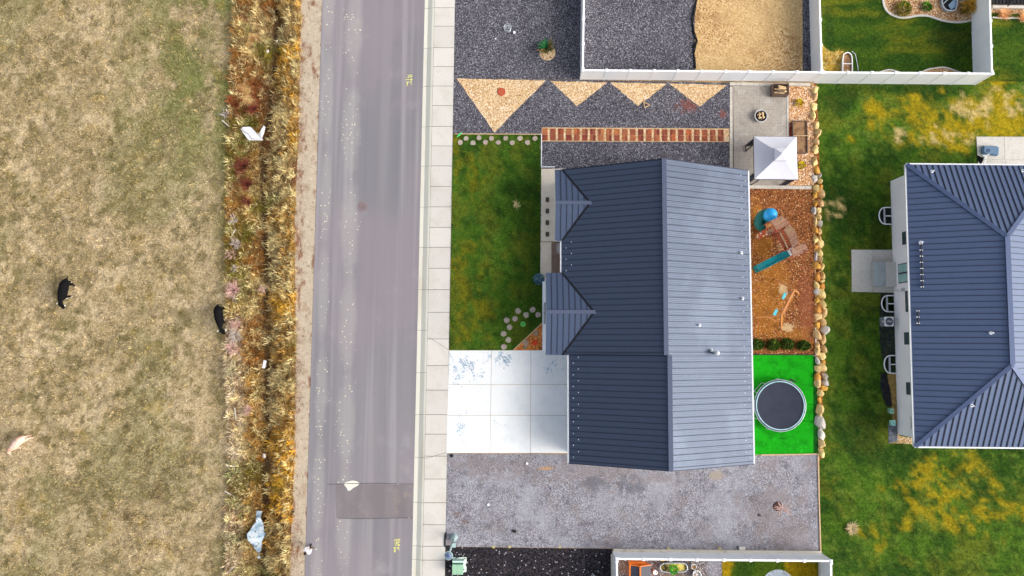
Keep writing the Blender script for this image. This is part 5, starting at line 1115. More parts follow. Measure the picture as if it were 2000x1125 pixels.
for k in range(8): a = k*.785; build(MB().tube([(q.x+.2*math.cos(a), q.y+.2*math.sin(a), Z0), (q.x+.28*math.cos(a), q.y+.28*math.sin(a), Z0+.55), (q.x+.1*math.cos(a), q.y+.1*math.sin(a), Z0+.58)], .01, 5), 'wire', M['galv'], t)
tag(build(MB().box(P(1004.5,63.5,Z0+.08), (.17,.15,.16), .3), 'valve_box', M['vinylcap'], loc=P(1004.5,63.5)), 'small white box beside the wire ring frame', 'box')
tag(build(MB().lathe(P(968,76), [(.05,0),(.05,.05),(0,.06)], 10), 'pipe_cap', M['vinylcap'], loc=P(968,76)), 'tiny white pipe cap on dark gravel near the wire frame', 'pipe cap')
q = P(1262,205.5,Z0); t = thing('timber_triangle', 'small triangular timber frame on the zigzag gravel', 'frame', (q.x, q.y, Z0)); tp_ = [P(1257,199.5), P(1269,206), P(1258.5,210.5)]
for a, b in zip(tp_, tp_[1:]+tp_[:1]): build(MB().beam(a+Vector((0,0,.05)), b+Vector((0,0,.05)), .06, .1), 'board', M['wood'], t)
# crumpled landscape fabric
pts = [(1357,-40),(1360,0),(1357,14),(1353.5,30),(1352,45),(1354,62),(1361,80),(1356,88),(1355,105),(1357,120),(1357,138)]; wd = [6,3.5,6,7,3,6,3.5,9,3,4,6]
vs = []; rr = random.Random(3); mb = MB(); dense = []
for i in range(len(pts)-1):
    for k in range(6): f = k/6; dense.append((pts[i][0]*(1-f)+pts[i+1][0]*f, pts[i][1]*(1-f)+pts[i+1][1]*f, wd[i]*(1-f)+wd[i+1]*f))
for u, v, w_ in dense:
    for j in range(6): p = P(u + w_*(j/5-.5) + rr.uniform(-.6,.6), v, Z0); vs.append((p.x, p.y, Z0+.015+(rr.uniform(.02,.14) if 0 < j < 5 else 0)))
mb.add(vs, [[i*6+j, i*6+j+1, (i+1)*6+j+1, (i+1)*6+j] for i in range(len(dense)-1) for j in range(5)])
tag(build(mb, 'landscape_fabric', M['blackfab'], loc=P(1357,60)), 'crumpled black landscape fabric between dark gravel and tan wood chips', 'fabric')
# ------------------------------------------------------------------ north-east bed
zb = ZL+.006
cur = [(1722,-60),(1723,-20),(1726,10),(1735,25),(1752,33.5),(1770,35),(1790,31.5),(1808,31),(1822,34.5),(1842,41),(1866,44),(1886,42.5),(1905,38)]
bed = sheet(cur + [(1905,-60)], zb+.03, 'planting_bed', M['gravel_rose'], .1)
def curb(px, label, wd=.15, z=zb, top=.08):
    q = [P(u, v, z) for u, v in px]; t = thing('concrete_curb', label, 'kerb', q[len(q)//2])
    for a, b in zip(q, q[1:]): d = (b-a).normalized()*.012; build(MB().beam(a+d*.2+Vector((0,0,top/2-.03)), b-d*.2+Vector((0,0,top/2-.03)), wd, top+.06), 'kerb_piece', M['concrete'], t)
def smooth_px(px, n_=4):
    out = []
    for i in range(len(px)-1):
        p0, p1, p2, p3 = [Vector(px[min(max(i+k, 0), len(px)-1)]) for k in (-1,0,1,2)]
        for k in range(n_): f = k/n_; out.append(tuple(.5*((2*p1)+(p2-p0)*f+(2*p0-5*p1+4*p2-p3)*f*f+(3*p1-p0-3*p2+p3)*f**3)))
    return out + [px[-1]]
curb(smooth_px(cur, 3), 'wavy concrete kerb round the pink gravel planting bed')
sheet([(1722,141),(1735,138),(1748,141)], zb+.02, 'fence_bed', M['gravel_rose'], .03); sheet([(1798,142),(1812,136.5),(1825,134.5),(1840,133),(1853,135),(1866,140),(1876,143)], zb+.02, 'fence_bed', M['gravel_rose'], .03)
curb(smooth_px([(1797,142),(1812,136),(1826,133.5),(1841,132),(1854,134.5),(1867,139.5),(1878,142.5)], 3), 'arched concrete kerb against the vinyl fence in the fenced lawn', .1)
curb(smooth_px([(1718,141.5),(1728,138),(1738,136.8),(1748,139),(1758,142)], 2), 'short arched concrete kerb at the vinyl fence', .1)
bush('low_shrub', 'low green and yellow shrub in the pink gravel bed', 'shrub', 1762, 19, zb+.03, .62, [lin(96,116,40), lin(70,96,40), lin(206,180,40), lin(150,140,60)], 700, (.12,.26), (.03,.06), hfac=.7)
bush('leafy_plant', 'bright green leafy plant in the pink gravel bed', 'plant', 1808, 15, zb+.03, .36, [lin(120,176,50), lin(90,140,40), lin(60,100,34)], 130, (.12,.24), (.08,.14), hfac=.6)
def grass_clump(name, label, u, v, z, n_, L, cols, lean=(.4,.95), group=None, W=(.015,.03)):
    q = P(u, v, z); r_ = np.random.default_rng(int(u+v)); a = r_.uniform(0, 6.28, n_); c = np.array(cols)[r_.integers(0, len(cols), n_)]*r_.uniform(.75, 1.25, (n_, 1))
    p = np.stack([q.x+r_.normal(0,.08,n_), q.y+r_.normal(0,.08,n_), np.full(n_, z)], 1)
    o = blade_obj(name, [blades(p, r_.uniform(L[0], L[1], n_), r_.uniform(W[0], W[1], n_), a, r_.uniform(lean[0], lean[1], n_), c, True)], M['blade'], loc=q, kind=None)
    return tag(o, label, 'grass clump', group)
grass_clump('ornamental_grass', 'golden ornamental grass fountain leaning on the vinyl fence', 1891, 13, zb, 700, (.7,1.35), [lin(240,190,76), lin(220,164,50), lin(150,136,60), lin(250,216,120)], (.45,.95), W=(.025,.05))
grass_clump('ornamental_grass', 'olive ornamental grass beside the galvanised window well', 1880, 22, zb, 160, (.5,.9), [lin(150,136,60), lin(110,104,50)], (.4,.9))
# well by the neighbouring house
q = P(1853,0,zb); t = thing('window_well', 'large galvanised window well with ladder in the pink gravel bed', 'window well', (q.x, q.y, zb)); arc = [P(u, v, zb+.25) for u, v in smooth_px([(1840,-40),(1840,0),(1842,12),(1848,19),(1857,21),(1865,19.5),(1869,12),(1870,0),(1870,-40)], 3)]
build(MB().tube(arc, .06, 8), 'rim', M['galv'], t, smooth=True)
n_ = len(arc); build(MB().add([(p.x, p.y, z) for z in (zb+.25, zb-.7) for p in arc], [[i, i+1, n_+i+1, n_+i] for i in range(n_-1)]), 'liner', mat('steel_liner', lin(150,172,190), rough=.4), t)
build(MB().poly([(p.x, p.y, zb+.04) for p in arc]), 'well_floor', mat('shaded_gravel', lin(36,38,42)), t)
a = P(1842,8,zb+.2); b = P(1862,-12,zb+.2); build(MB().beam(a, b, .07, .06), 'crossbar', M['galv'], t); build(MB().prism([P(u, v, zb+.1) for u, v in ((1852,10),(1868,-6),(1868,12),(1858,19))], zb+.06, zb+.1), 'step', mat('blue_grey_step', lin(160,186,204)), t)
tag(build(MB().box(P(1888,-6,zb+.3), (.9,.5,.6), .4), 'utility_cabinet', M['galv'], loc=P(1888,-6,zb)), 'grey metal cabinet behind the golden grass', 'cabinet')
# stock-tank planter
q = P(1655,124,zb); t = thing('oval_planter', 'white rimmed oval metal planter of bare soil behind the fence', 'planter', (q.x, q.y, zb))
ring = [P(u, v, zb+.35) for u, v in smooth_px([(1646,146),(1646,125),(1646.5,112),(1649,105.5),(1655,102.5),(1661,105),(1664,112),(1664.5,125),(1665,146)], 3)]
build(MB().tube(ring, .04, 7), 'rim', M['vinylcap'], t, smooth=True); n_ = len(ring)
build(MB().add([(p.x, p.y, z) for z in (zb+.35, zb) for p in ring], [[i, i+1, n_+i+1, n_+i] for i in range(n_-1)]), 'side', M['galv'], t)
build(MB().poly([(p.x, p.y, zb+.24) for p in ring]), 'soil', M['soil'], t); a = P(1646.5,124.5,zb+.34); b = P(1664,124.5,zb+.34); build(MB().beam(a, b, .05, .05), 'divider', M['vinylcap'], t)
sheet([(1604,80),(1610,92),(1622,100),(1636,101),(1648,100),(1646,146),(1604,146)], zb+.014, 'golden_straw_bed', mat('golden_straw', lin(196,158,60), layers=[('n', lin(226,204,130), 2.5, .5, .66, .8), ('n', lin(150,104,40), 5, .52, .66, .8)], bump=('n', 14, .9, .06)), .02)
for i, (u, v, w_) in enumerate(((1622,118,'in the straw bed corner by the fence'),(1636,110,'in the straw bed beside the oval planter'))): grass_clump('straw_clump', 'flattened golden straw clump ' + w_, u, v, zb, 260, (.3,.6), [lin(216,184,96), lin(196,150,50), lin(230,214,150)], (.7,.98))
edging([(1663,100.5),(1670,106),(1673,120),(1676,138)], 'hose', M['galv'], .05, .05, zb, label='pale hose curving past the oval planter', cat='hose')
# far strip beyond the fence leg
sheet([(1925,25),(2010,28),(2300,30),(2300,-60),(1925,-60)], ZL+.02, 'far_bed', M['gravel_rose'], .05)
t = thing('slatted_bench', 'black slatted bench on a pale plinth beyond the fence corner', 'bench', P(1970,4,ZL))
build(MB().prism(PX([(1936,12.5),(2080,14),(2080,19),(1936,18)], ZL), ZL, ZL+.25), 'plinth', M['concrete'], t)
for k in range(18): a = P(1940+k*7, 2, ZL+.4); build(MB().box((a.x, a.y, ZL+.4), (.17,.4,.05)), 'slat', M['black'] if k % 2 else M['blackfab'], t)
a = P(1937,2,ZL+.35); b = P(2064,4,ZL+.35); build(MB().beam(a, b, .5, .05), 'frame', M['black'], t); a = P(1968,12,ZL+.6); b = P(1986,-2,ZL+.6); build(MB().beam(a, b, .08, .08), 'arm', M['black'], t)
for u, v, w_ in ((1958,30,'beyond the fence leg'),(1998,36,'beside the pink gravel edge')): grass_clump('ornamental_grass', 'orange dry ornamental grass clump ' + w_, u, v, ZL, 260, (.4,.8), [lin(230,170,110), lin(206,130,70), lin(240,200,150)], (.6,.97))
curb(smooth_px([(1938,34.5),(1960,36),(1985,36),(2010,40)], 3), 'low concrete kerb at the edge of the far lawn', .1, ZL)
# ------------------------------------------------------------------ around the eastern house
pat = sheet([(1907,266.8),(2140,267),(2142,345),(1912,345)], ZL+.02, 'rear_patio', M['footing'], .1)
grid_px([267,312,345], [1907,1961,2050,2140], [1912,1964,2052,2142], 267, 345, M['concrete'], pat, 'concrete_slab', ZL+.06)
q = P(1933,299,ZL+.06); t = thing('basketball_hoop', 'portable basketball hoop base in blue grey plastic lying on the rear patio', 'basketball hoop', (q.x, q.y, ZL+.06))
M['hoopblue'] = mat('blue_grey_plastic', lin(92,122,150), rough=.5, layers=[('m', (.8,.82,.85), 5, .42, .6, .7)])
mb = MB(); o8 = [(1916,290),(1918,285.5),(1945,286.5),(1948.5,289),(1948.5,302),(1946,305),(1918,301),(1916,299)]; b0 = [P(u, v, ZL+.1) for u, v in o8]; cc = sum(b0, Vector())/8
n_ = 8; mb.add([(p.x, p.y, ZL+.07) for p in b0] + [(p.x, p.y, ZL+.25) for p in b0] + [(cc.x+(p.x-cc.x)*.85, cc.y+(p.y-cc.y)*.8, ZL+.36) for p in b0], [[i, (i+1) % n_, n_+(i+1) % n_, n_+i] for i in range(n_)] + [[n_+i, n_+(i+1) % n_, 2*n_+(i+1) % n_, 2*n_+i] for i in range(n_)] + [list(range(2*n_, 3*n_))]); bs = build(mb, 'base', M['hoopblue'], t)
build(MB().lathe((*P(1930,294,ZL+.36)[:2], ZL+.35), [(.13,0),(.13,.03),(.08,.035),(.07,-.0)], 14), 'filler_cap', mat('navy_plastic', lin(40,56,86), rough=.5), bs)
build(MB().tube([P(1931,301,ZL+.3), P(1920,307,ZL+1.0)], .07, 8), 'pole', M['galv'], t); build(MB().add([P(u, v, z) for u, v, z in ((1907,303,1.0),(1912,304,1.2),(1922,309,1.3),(1917,320,.7),(1914,320,.6),(1908,312,.7))] + [P(u, v, z-.06) for u, v, z in ((1907,303,1.0),(1912,304,1.2),(1922,309,1.3),(1917,320,.7),(1914,320,.6),(1908,312,.7))], [[0,5,4,3,2,1],[6,7,8,9,10,11]] + [[i, (i+1) % 6, 6+(i+1) % 6, 6+i] for i in range(6)]), 'backboard', M['black'], t)
build(MB().tube([P(1926,304,ZL+.3), P(1922,320,ZL+.4)], .05, 7), 'strut', M['vinylcap'], t); build(MB().tube([P(1914,301,.8), P(1919,305,.95), P(1924,303,.8)], .05, 7), 'bracket', M['galv'], t)
sp = sheet([(1662.5,487.5),(1748,489),(1748,572),(1663.5,570)], ZL+.02, 'side_patio', M['footing'], .1)
grid_px([487.5,528,570], [1663,1703,1748], [1664,1704.5,1748], 487.5, 570, M['concrete'], sp, 'concrete_slab', ZL+.05)
x0, x1 = P(1708,534,ZL+.6).x, wx-.02; y0, y1_ = P(1710,512,ZL+.6).y, P(1710,559,ZL+.6).y
t = thing('concrete_stoop', 'grey concrete stoop with pale landing below the patio door', 'stoop', ((x0+x1)/2, (y0+y1_)/2, ZL))
build(MB().prism([(x0, y0), (x0+.9, y0), (x0+.9, y1_), (x0, y1_)], ZL+.05, ZL+.50), 'step', mat('stoop_concrete', lin(168,176,178), layers=[('n', lin(150,158,160), 1.2, .45, .65, .8), ('m', (.9,.9,.9), 16, .42, .6, .7)]), t); build(MB().prism([(x0+.9, y0), (x1, y0), (x1, y1_), (x0+.9, y1_)], ZL+.05, ZL+.53), 'landing', M['concrete'], t)
build(MB().prism([(x0+.36, y0+.0), (x0+.37, y0), (x0+.37, y1_), (x0+.36, y1_)], ZL+.49, ZL+.502), 'joint', M['groove'], t)
q = P(1736,628,ZL+.8); t = thing('air_conditioner', 'white topped air conditioner with round fan grille beside the house wall', 'air conditioner', (q.x, q.y, ZL))
build(MB().box((q.x, q.y, ZL+.42), (.62,.66,.78)), 'casing', mat('ac_side', lin(120,132,146), rough=.5), t); build(MB().box((q.x, q.y, ZL+.83), (.66,.70,.05)), 'top_panel', M['vinylcap'], t)
fn = build(MB().lathe((q.x, q.y, ZL+.856), [(.29,0),(.29,.012),(0,.012)], 26), 'fan_opening', mat('fan_dark', lin(38,44,58)), t)
for k in range(10): a = k*.628; d = Vector((math.cos(a), math.sin(a), 0)); build(MB().beam(Vector((q.x, q.y, ZL+.875))+d*.05, Vector((q.x, q.y, ZL+.875))+d*.29, .008, .008), 'grille_wire', M['galv'], fn)
for r_ in (.1,.2,.29): build(MB().tube([(q.x+r_*math.cos(k*.2618), q.y+r_*math.sin(k*.2618), ZL+.878) for k in range(25)], .007, 5, False), 'grille_ring', M['galv'], fn)
tx = bpy.data.curves.new('fan_letters', 'FONT'); tx.body = 'OPEN'; tx.size = .17; tx.align_x = 'CENTER'; tx.align_y = 'CENTER'; to = bpy.data.objects.new('fan_letters', tx); C.objects.link(to)
bpy.context.view_layer.update(); me = bpy.data.meshes.new_from_object(to.evaluated_get(bpy.context.evaluated_depsgraph_get())); bpy.data.objects.remove(to)
me.materials.clear(); me.materials.append(M['vinylcap']); lo = bpy.data.objects.new('badge_lettering', me); C.objects.link(lo); lo.parent = fn; lo.location = (0, 0, .587); ORG
lo.location = (0, 0, ZL+.895-ORG[t.as_pointer()].z)
build(MB().tube([(q.x+.3, q.y+.2, ZL+.5), (q.x+.42, q.y+.2, ZL+.55), (wx-.02, q.y+.2, ZL+.6)], .025, 6), 'line_set', M['galv'], t); build(MB().box((q.x-.34, q.y, ZL+.6), (.02,.1,.16)), 'label_plate', M['vinylcap'], t)
for u, v, w_, c in ((1736.5,802,'at the tail of the black fabric strip',(130,176,150)),(1739.5,825,'at the edge of the grey gravel corner',(150,206,196))):
    q = P(u, v, ZL); t = thing('utility_pedestal', 'small pale green utility box ' + w_, 'utility box', q); build(MB().box((q.x, q.y, ZL+.2), (.24,.36,.42)), 'body', mat('pale_green_box_%d' % u, lin(*c), rough=.5), t); build(MB().box((q.x, q.y, ZL+.425), (.28,.4,.03)), 'lid', mat('pale_green_lid_%d' % u, lin(*[min(255, x+20) for x in c]), rough=.5), t); build(MB().box((q.x, q.y, ZL+.445), (.05,.07,.02)), 'lock', M['green'], t)
# beds along the wall
M['blackmulch'] = mat('black_mulch', lin(44,44,50), rough=.95, layers=[('n', lin(84,86,92), 2, .55, .7, .7), ('n', lin(24,24,26), 5, .5, .62, .8)], bump=('n', 12, .9, .05))
sheet([(1720,572),(1748,572),(1752,700),(1722,700),(1717,640)], ZL+.012, 'black_mulch_bed', M['blackmulch'], .02)
sheet([(1733,728),(1752,730),(1757,866),(1736,866),(1744,830)], ZL+.010, 'bare_earth_strip', mat('tan_earth', lin(176,142,84), layers=[('n', lin(140,108,62), 3, .46, .62, .8)], bump=('n', 20, .8, .03)), .02)
sheet([(1735,830),(1752,826),(1753,862),(1736,866)], ZL+.016, 'grey_gravel_corner', mat('grey_fines', lin(110,116,130), layers=[('n', lin(70,74,86), 2, .46, .62, .8)], bump=('v', 18, .6, .03)), .02)
sheet([(1752,850),(1790,857),(1790,868),(1752,866)], ZL+.014, 'tan_gravel_corner', M['gravel_tan'], .02)
vs = []; mb = MB(); rr = random.Random(5); N_ = 16
for i in range(N_+1):
    v = 728 + 66*i/N_; c = 1725 + 6*(i/N_)**1.5*2; w_ = (5 + 4*math.sin(math.pi*i/N_))
    for j in range(6): p = P(c + w_*(j/5-.5)*2 + rr.uniform(-.8,.8), v, ZL); vs.append((p.x, p.y, ZL+.02+(rr.uniform(.03,.15) if 0 < j < 5 else 0)))
mb.add(vs, [[i*6+j, i*6+j+1, (i+1)*6+j+1, (i+1)*6+j] for i in range(N_) for j in range(5)]); tag(build(mb, 'landscape_fabric', M['blackfab'], loc=P(1728,760,ZL)), 'rolled black landscape fabric on the lawn by the white wall', 'fabric')
grass_clump('dry_tuft', 'round tan dry grass tuft in the east lawn', 1662, 1031, ZL, 420, (.3,.62), [lin(206,186,140), lin(176,150,110), lin(226,210,170)], (.75,.99))
# ------------------------------------------------------------------ gravel pad things
q = P(1519,989); t = thing('bare_sapling', 'leafless pinkish sapling in a dark planting hole on the gravel pad', 'sapling', (q.x, q.y, Z0)); build(MB().lathe(q, [(.36,.0),(.3,.04),(.15,.03),(0,.02)], 14), 'soil_ring', mat('dark_soil', lin(70,44,40), bump=('n', 12, .8, .05)), t)
mb = MB(); rr = random.Random(2); tp = q+Vector((0,0,1.1)); mb.tube([q, tp], [.03,.02], 6); build(mb, 'trunk', mat('pink_bark', lin(190,150,140)), t); mb = MB()
for k in range(26):
    a = rr.uniform(0, 6.28); z_ = rr.uniform(.4,1.1); l = rr.uniform(.3,.75); p0 = q+Vector((0,0,z_)); p1 = p0+Vector((math.cos(a)*l*.5, math.sin(a)*l*.5, l*.4)); mb.tube([p0, p1, p0+Vector((math.cos(a)*l, math.sin(a)*l, l*.6))], [.022,.018,.010], 4)
build(mb, 'crown', mat('pink_twig', lin(214,180,170)), t)
M['ycap'] = mat('yellow_cap', lin(214,196,120))
for (u, v), w_ in zip(((964,1067),(995.3,1066.7),(1093.5,1067),(1305,1070),(1404,1070.5)), ('first','second','third','fourth','fifth')):
    q = P(u, v); mb = MB(); mb.tube([(q.x+.075*math.cos(k*.45), q.y+.075*math.sin(k*.45), Z0+.2) for k in range(15)], .025, 6, False); mb.tube([q, q+Vector((0,0,.2))], .012, 5)
    tag(build(mb, 'marker_stake', M['ycap'], loc=q), w_ + ' small yellow ring topped stake from the street lamp along the gravel pad', 'stake', 'yellow stakes along the gravel pad')
tag(build(MB().box(P(1449,1070.5,Z0+.1), (.42,.25,.2), .03), 'concrete_block', M['concrete'], loc=P(1449,1070.5)), 'loose pale concrete block against the southern fence', 'block')
def rock(u, v, r_, m, lb):
    o = bpy.data.objects.new('small_rock', stones[int(u) % 9].copy()); o.data.materials.append(m); C.objects.link(o); o.location = P(u, v, Z0+.04); o.scale = (r_*1.3, r_, r_*.7); tag(o, lb, 'rock')
rock(1484, 1006, .12, M['barkwood'], 'small brown rock near the bare sapling')
rock(1005, 1038, .13, M['blackfab'], 'small black rock in the open gravel pad near the black gravel')
# street lamp
q = P(887,1049); hz = 4.9; t = thing('street_lamp', 'grey post top street lamp with flared base beside the sidewalk', 'street lamp', (q.x, q.y, Z0)); M['lampgrey'] = mat('lamp_grey', lin(166,190,190), rough=.4, metal=.2); M['lampblue'] = mat('lamp_shade_grey', lin(130,146,168), rough=.4, metal=.2)
build(MB().lathe(q, [(.26,0),(.26,.08),(.22,.14),(.2,.5),(.13,.75),(.10,.8),(.09,.8)], 16), 'base', M['lampgrey'], t); build(MB().lathe(q, [(.09,.78),(.075,2.5),(.06,hz-.3),(.05,hz-.3)], 12), 'pole', M['lampgrey'], t, smooth=True)
build(MB().box((q.x+.16, q.y-.02, 2.2), (.22,.3,.36)), 'control_box', M['lampgrey'], t)
sh = build(MB().lathe((q.x, q.y, hz+Z0-.3), [(.06,0),(.12,.08),(.26,.3),(.28,.33),(.24,.38),(.22,.36),(.17,.42),(.14,.41),(.08,.47),(0,.48)], 24), 'lamp_head', M['lampblue'], t)
build(MB().lathe((q.x, q.y, hz+Z0-.0), [(.265,.03),(.29,.04),(.29,.075),(.255,.085)], 24, cap=False), 'rim', M['lampgrey'], sh); build(MB().lathe((q.x, q.y, hz+Z0+.13), [(.12,.0),(.125,.03),(.09,.05),(.05,.05),(.05,.08),(0,.08)], 18), 'photocell', mat('photocell_blue', lin(90,104,140)), sh)
# transformer
q = P(895.5,1110,.5); x0, x1, y0, y1_ = P(883.5,1110,.9).x, P(904.5,1110,.9).x, P(890,1095.5,.9).y, P(890,1122.5,.9).y
t = thing('transformer_box', 'pale green ground transformer box on black gravel with white spatter', 'transformer', (q.x, q.y, Z0)); M['tgreen'] = mat('transformer_green', lin(150,190,160), rough=.5, layers=[('m', (.9,.92,.9), 4, .42, .62, .7)])
build(MB().prism([(x0+.03, y1_+.03), (x1-.03, y1_+.03), (x1-.03, y0-.1), (x0+.03, y0-.1)], Z0, .84), 'body', M['tgreen'], t)
for a, b in ((x0, x0+(x1-x0)*.42), (x0+(x1-x0)*.42+.012, x1)): build(MB().prism([(a, y1_), (b, y1_), (b, y0-.26), (a, y0-.26)], .84, .90), 'lid', M['tgreen'], t)
build(MB().prism([(x0, y0-.24), (x1, y0-.24), (x1, y0-.13), (x0, y0-.13)], .80, .86), 'hinge', mat('dark_green_hinge', lin(60,96,80)), t); build(MB().prism([(x0, y0-.12), (x1+.05, y0-.12), (x1+.05, y0), (x0, y0)], .5, .91), 'rear_cap', mat('transformer_cap', lin(190,216,206), rough=.5), t)
build(MB().prism([(x0-.06, y1_-.06), (x1+.2, y1_-.06), (x1+.2, y0+.06), (x0-.06, y0+.06)], Z0-.02, Z0+.04), 'pad', mat('spattered_pad', lin(206,220,214), layers=[('n', lin(50,60,60), 3.2, .50, .54)]), t)
tag(build(MB().tube([P(u, v, Z0+.03) for u, v in ((871.5,1040),(869.5,1046),(869,1056),(869,1066),(871,1068),(880,1067),(891,1064))], .06, 7), 'silt_sock', M['blackfab'], loc=P(869,1055)), 'black fabric silt sock along the sidewalk beside the street lamp', 'silt sock')
a, b = P(1157,1120,.2), P(1164,1128,.5); tag(build(MB().tube([a, b], .03, 6), 'metal_stake', M['galv'], loc=(a.x, a.y, Z0)), 'pale metal stake leaning in the black gravel', 'stake')
# ------------------------------------------------------------------ southern yard
def ZP(u, v, z=Z0+.003): return P(u, v, z)
q = ZP(1250,1118); t = thing('playhouse', 'orange and black toy playhouse inside the southern fence', 'playhouse', (q.x, q.y, Z0)); M['orange'] = mat('orange_plastic', lin(232,122,42), rough=.5)
zr = 1.3; xa, xb = P(1231,1110,1.1).x, P(1272,1110,1.1).x; ym = P(1250,1107,zr).y; ye = P(1250,1140,zr).y; xm = P(1250.5,1110,zr).x
build(MB().prism([(xa, P(1240,1099,.9).y), (P(1262,1100,.9).x, P(1240,1099,.9).y), (P(1262,1100,.9).x, ym), (xa, ym)], Z0, .8), 'porch', M['orange'], t)
build(MB().prism([(xa+.06, ym-.06), (xb-.06, ym-.06), (xb-.06, ye), (xa+.06, ye)], Z0, .9), 'wall', M['orange'], t)
rf = build(MB().beam((xm, ym, zr+.02), (xm, ye, zr+.02), .1, .06), 'roof', M['orange'], t)
for s, x in ((-1, xa), (1, xb)):
    build(MB().add([(xm, ym, zr), (x, ym, .95), (x, ye, .95), (xm, ye, zr), (xm, ym, zr-.05), (x, ym, .9), (x, ye, .9), (xm, ye, zr-.05)], [[0,1,2,3],[7,6,5,4],[0,4,5,1],[1,5,6,2],[2,6,7,3],[3,7,4,0]]), 'roof_panel', mat('charcoal_plastic', lin(52,56,68), rough=.5), rf)
    build(MB().beam((xm, ym+.03, zr-.02), (x, ym+.03, .93), .05, .09), 'verge_board', M['orange'], rf)
build(MB().beam((xa, ym, .94), (xa, ye, .94), .08, .08), 'eave_board', M['orange'], rf)
q = ZP(1278.5,1116); tag(build(MB().lathe(q, [(.14,0),(.17,.3),(.15,.31),(.11,.2),(.09,.22),(0,.24)], 18), 'bucket', M['vinylcap'], loc=q), 'white round bucket beside the toy playhouse', 'bucket')
q = ZP(1316,1109); t = thing('oval_planter', 'oval galvanised planter with yellow gravel and one green plant', 'planter', (q.x, q.y, Z0)); ring = [P(u, v, .5) for u, v in smooth_px([(1297,1100.5),(1316,1100),(1335,1100.5),(1341,1104),(1342.5,1109),(1341,1114),(1335,1117),(1316,1117.5),(1297,1117),(1291,1113.5),(1289,1109),(1291,1104),(1297,1100.5)], 3)]
n_ = len(ring); build(MB().tube(ring, .04, 7), 'rim', M['galv'], t, smooth=True); build(MB().add([(p.x, p.y, z) for z in (.5, Z0) for p in ring], [[i, i+1, n_+i+1, n_+i] for i in range(n_-1)]), 'side', M['galv'], t)
build(MB().poly([(p.x, p.y, .40) for p in ring[:-1]][::-1]), 'fill', mat('yellow_gravel', lin(214,196,110), layers=[('b', lin(44,40,36), [(P(1297,1109,.4).x, P(1297,1109,.4).y, .3, .4), (P(1339,1108,.4).x, P(1339,1108,.4).y, .14, .3)], 3, .7, .95), ('n', lin(170,140,60), 6, .5, .65, .8)], bump=('n', 14, .8, .04)), t)
bush('leafy_plant', 'bright green plant growing in the oval galvanised planter', 'plant', 1314.5, 1111, .40, .26, [lin(70,170,40), lin(40,130,30), lin(110,200,60)], 120, (.15,.35), (.03,.06), hfac=.7, lean=(.5,.95))
for u, v, r_, c, w_, n2 in ((1353,1104,.18,(206,150,70),'next to the oval planter','pot'),(1359,1120,.30,(150,110,80),'below the small planter','tub')):
    q = ZP(u, v); t = thing('flower_' + n2, ('small' if r_ < .2 else 'large') + ' white round flower ' + n2 + ' with dry plants ' + w_, n2, q)
    build(MB().lathe(q, [(r_*.75,0),(r_,.36),(r_*1.06,.36),(r_*1.06,.40),(r_*.9,.40),(r_*.85,.3),(0,.3)], 20), 'vessel', M['vinylcap'], t); b0 = ZP(u, v, Z0+.3)
    rr_ = np.random.default_rng(int(u)); k_ = 90; a = rr_.uniform(0, 6.28, k_); rd = r_*.8*rr_.uniform(0, 1, k_)**.5
    blade_obj('dry_plants', [blades(np.stack([q.x+rd*np.cos(a), q.y+rd*np.sin(a), np.full(k_, Z0+.3)], 1), rr_.uniform(.08,.18,k_), rr_.uniform(.02,.05,k_), a, rr_.uniform(.3,.9,k_), np.array([lin(*c), lin(170,130,60), lin(90,70,40)])[rr_.integers(0,3,k_)], True)], M['blade'], t, kind=None)
q = ZP(1296,1092.5); t = thing('toy_truck', 'small yellow toy digger against the southern fence', 'toy', q); build(MB().box((q.x-.05, q.y, Z0+.12), (.36,.16,.14)), 'body', mat('toy_yellow', lin(236,196,60), rough=.5), t); build(MB().box((q.x+.12, q.y, Z0+.24), (.12,.13,.12)), 'cab', M['black'], t); build(MB().beam((q.x+.1, q.y, Z0+.28), (q.x+.28, q.y-.02, Z0+.2), .04, .05), 'arm', mat('toy_yellow_arm', lin(220,176,50), rough=.5), t)
for s in (-1, 1):
    for e in (-.15, .08): build(MB().lathe((q.x+e, q.y+s*.09, Z0), [(.06,0),(.06,.09),(0,.09)], 10), 'wheel', M['black'], t)
# round paved circle with slabs
q = ZP(1520,1146); t = struct(MB().lathe((q.x, q.y, Z0), [(1.22,-.1),(1.22,.012),(0,.012)], 40), 'paved_circle', M['footing'])
for k in range(12):
    a0, a1 = k*math.pi/6+.02+.1, (k+1)*math.pi/6-.02+.1; pts = [(q.x+r_*math.cos(a), q.y+r_*math.sin(a)) for r_, an in ((1.2, np.linspace(a0, a1, 6)), (.62, np.linspace(a1, a0, 6))) for a in an]; build(MB().prism(pts, Z0, Z0+.035), 'ring_slab', mat('blue_grey_slab', lin(186,196,212), rnd=.1, layers=[('m', (.88,.88,.9), 9, .42, .6, .8)]) if k == 0 else bpy.data.materials['blue_grey_slab'], t)
build(MB().lathe((q.x, q.y, Z0), [(.55,.012),(.55,.2),(.45,.2),(.42,.05),(0,.05)], 30), 'fire_ring', M['blackfab'], t)

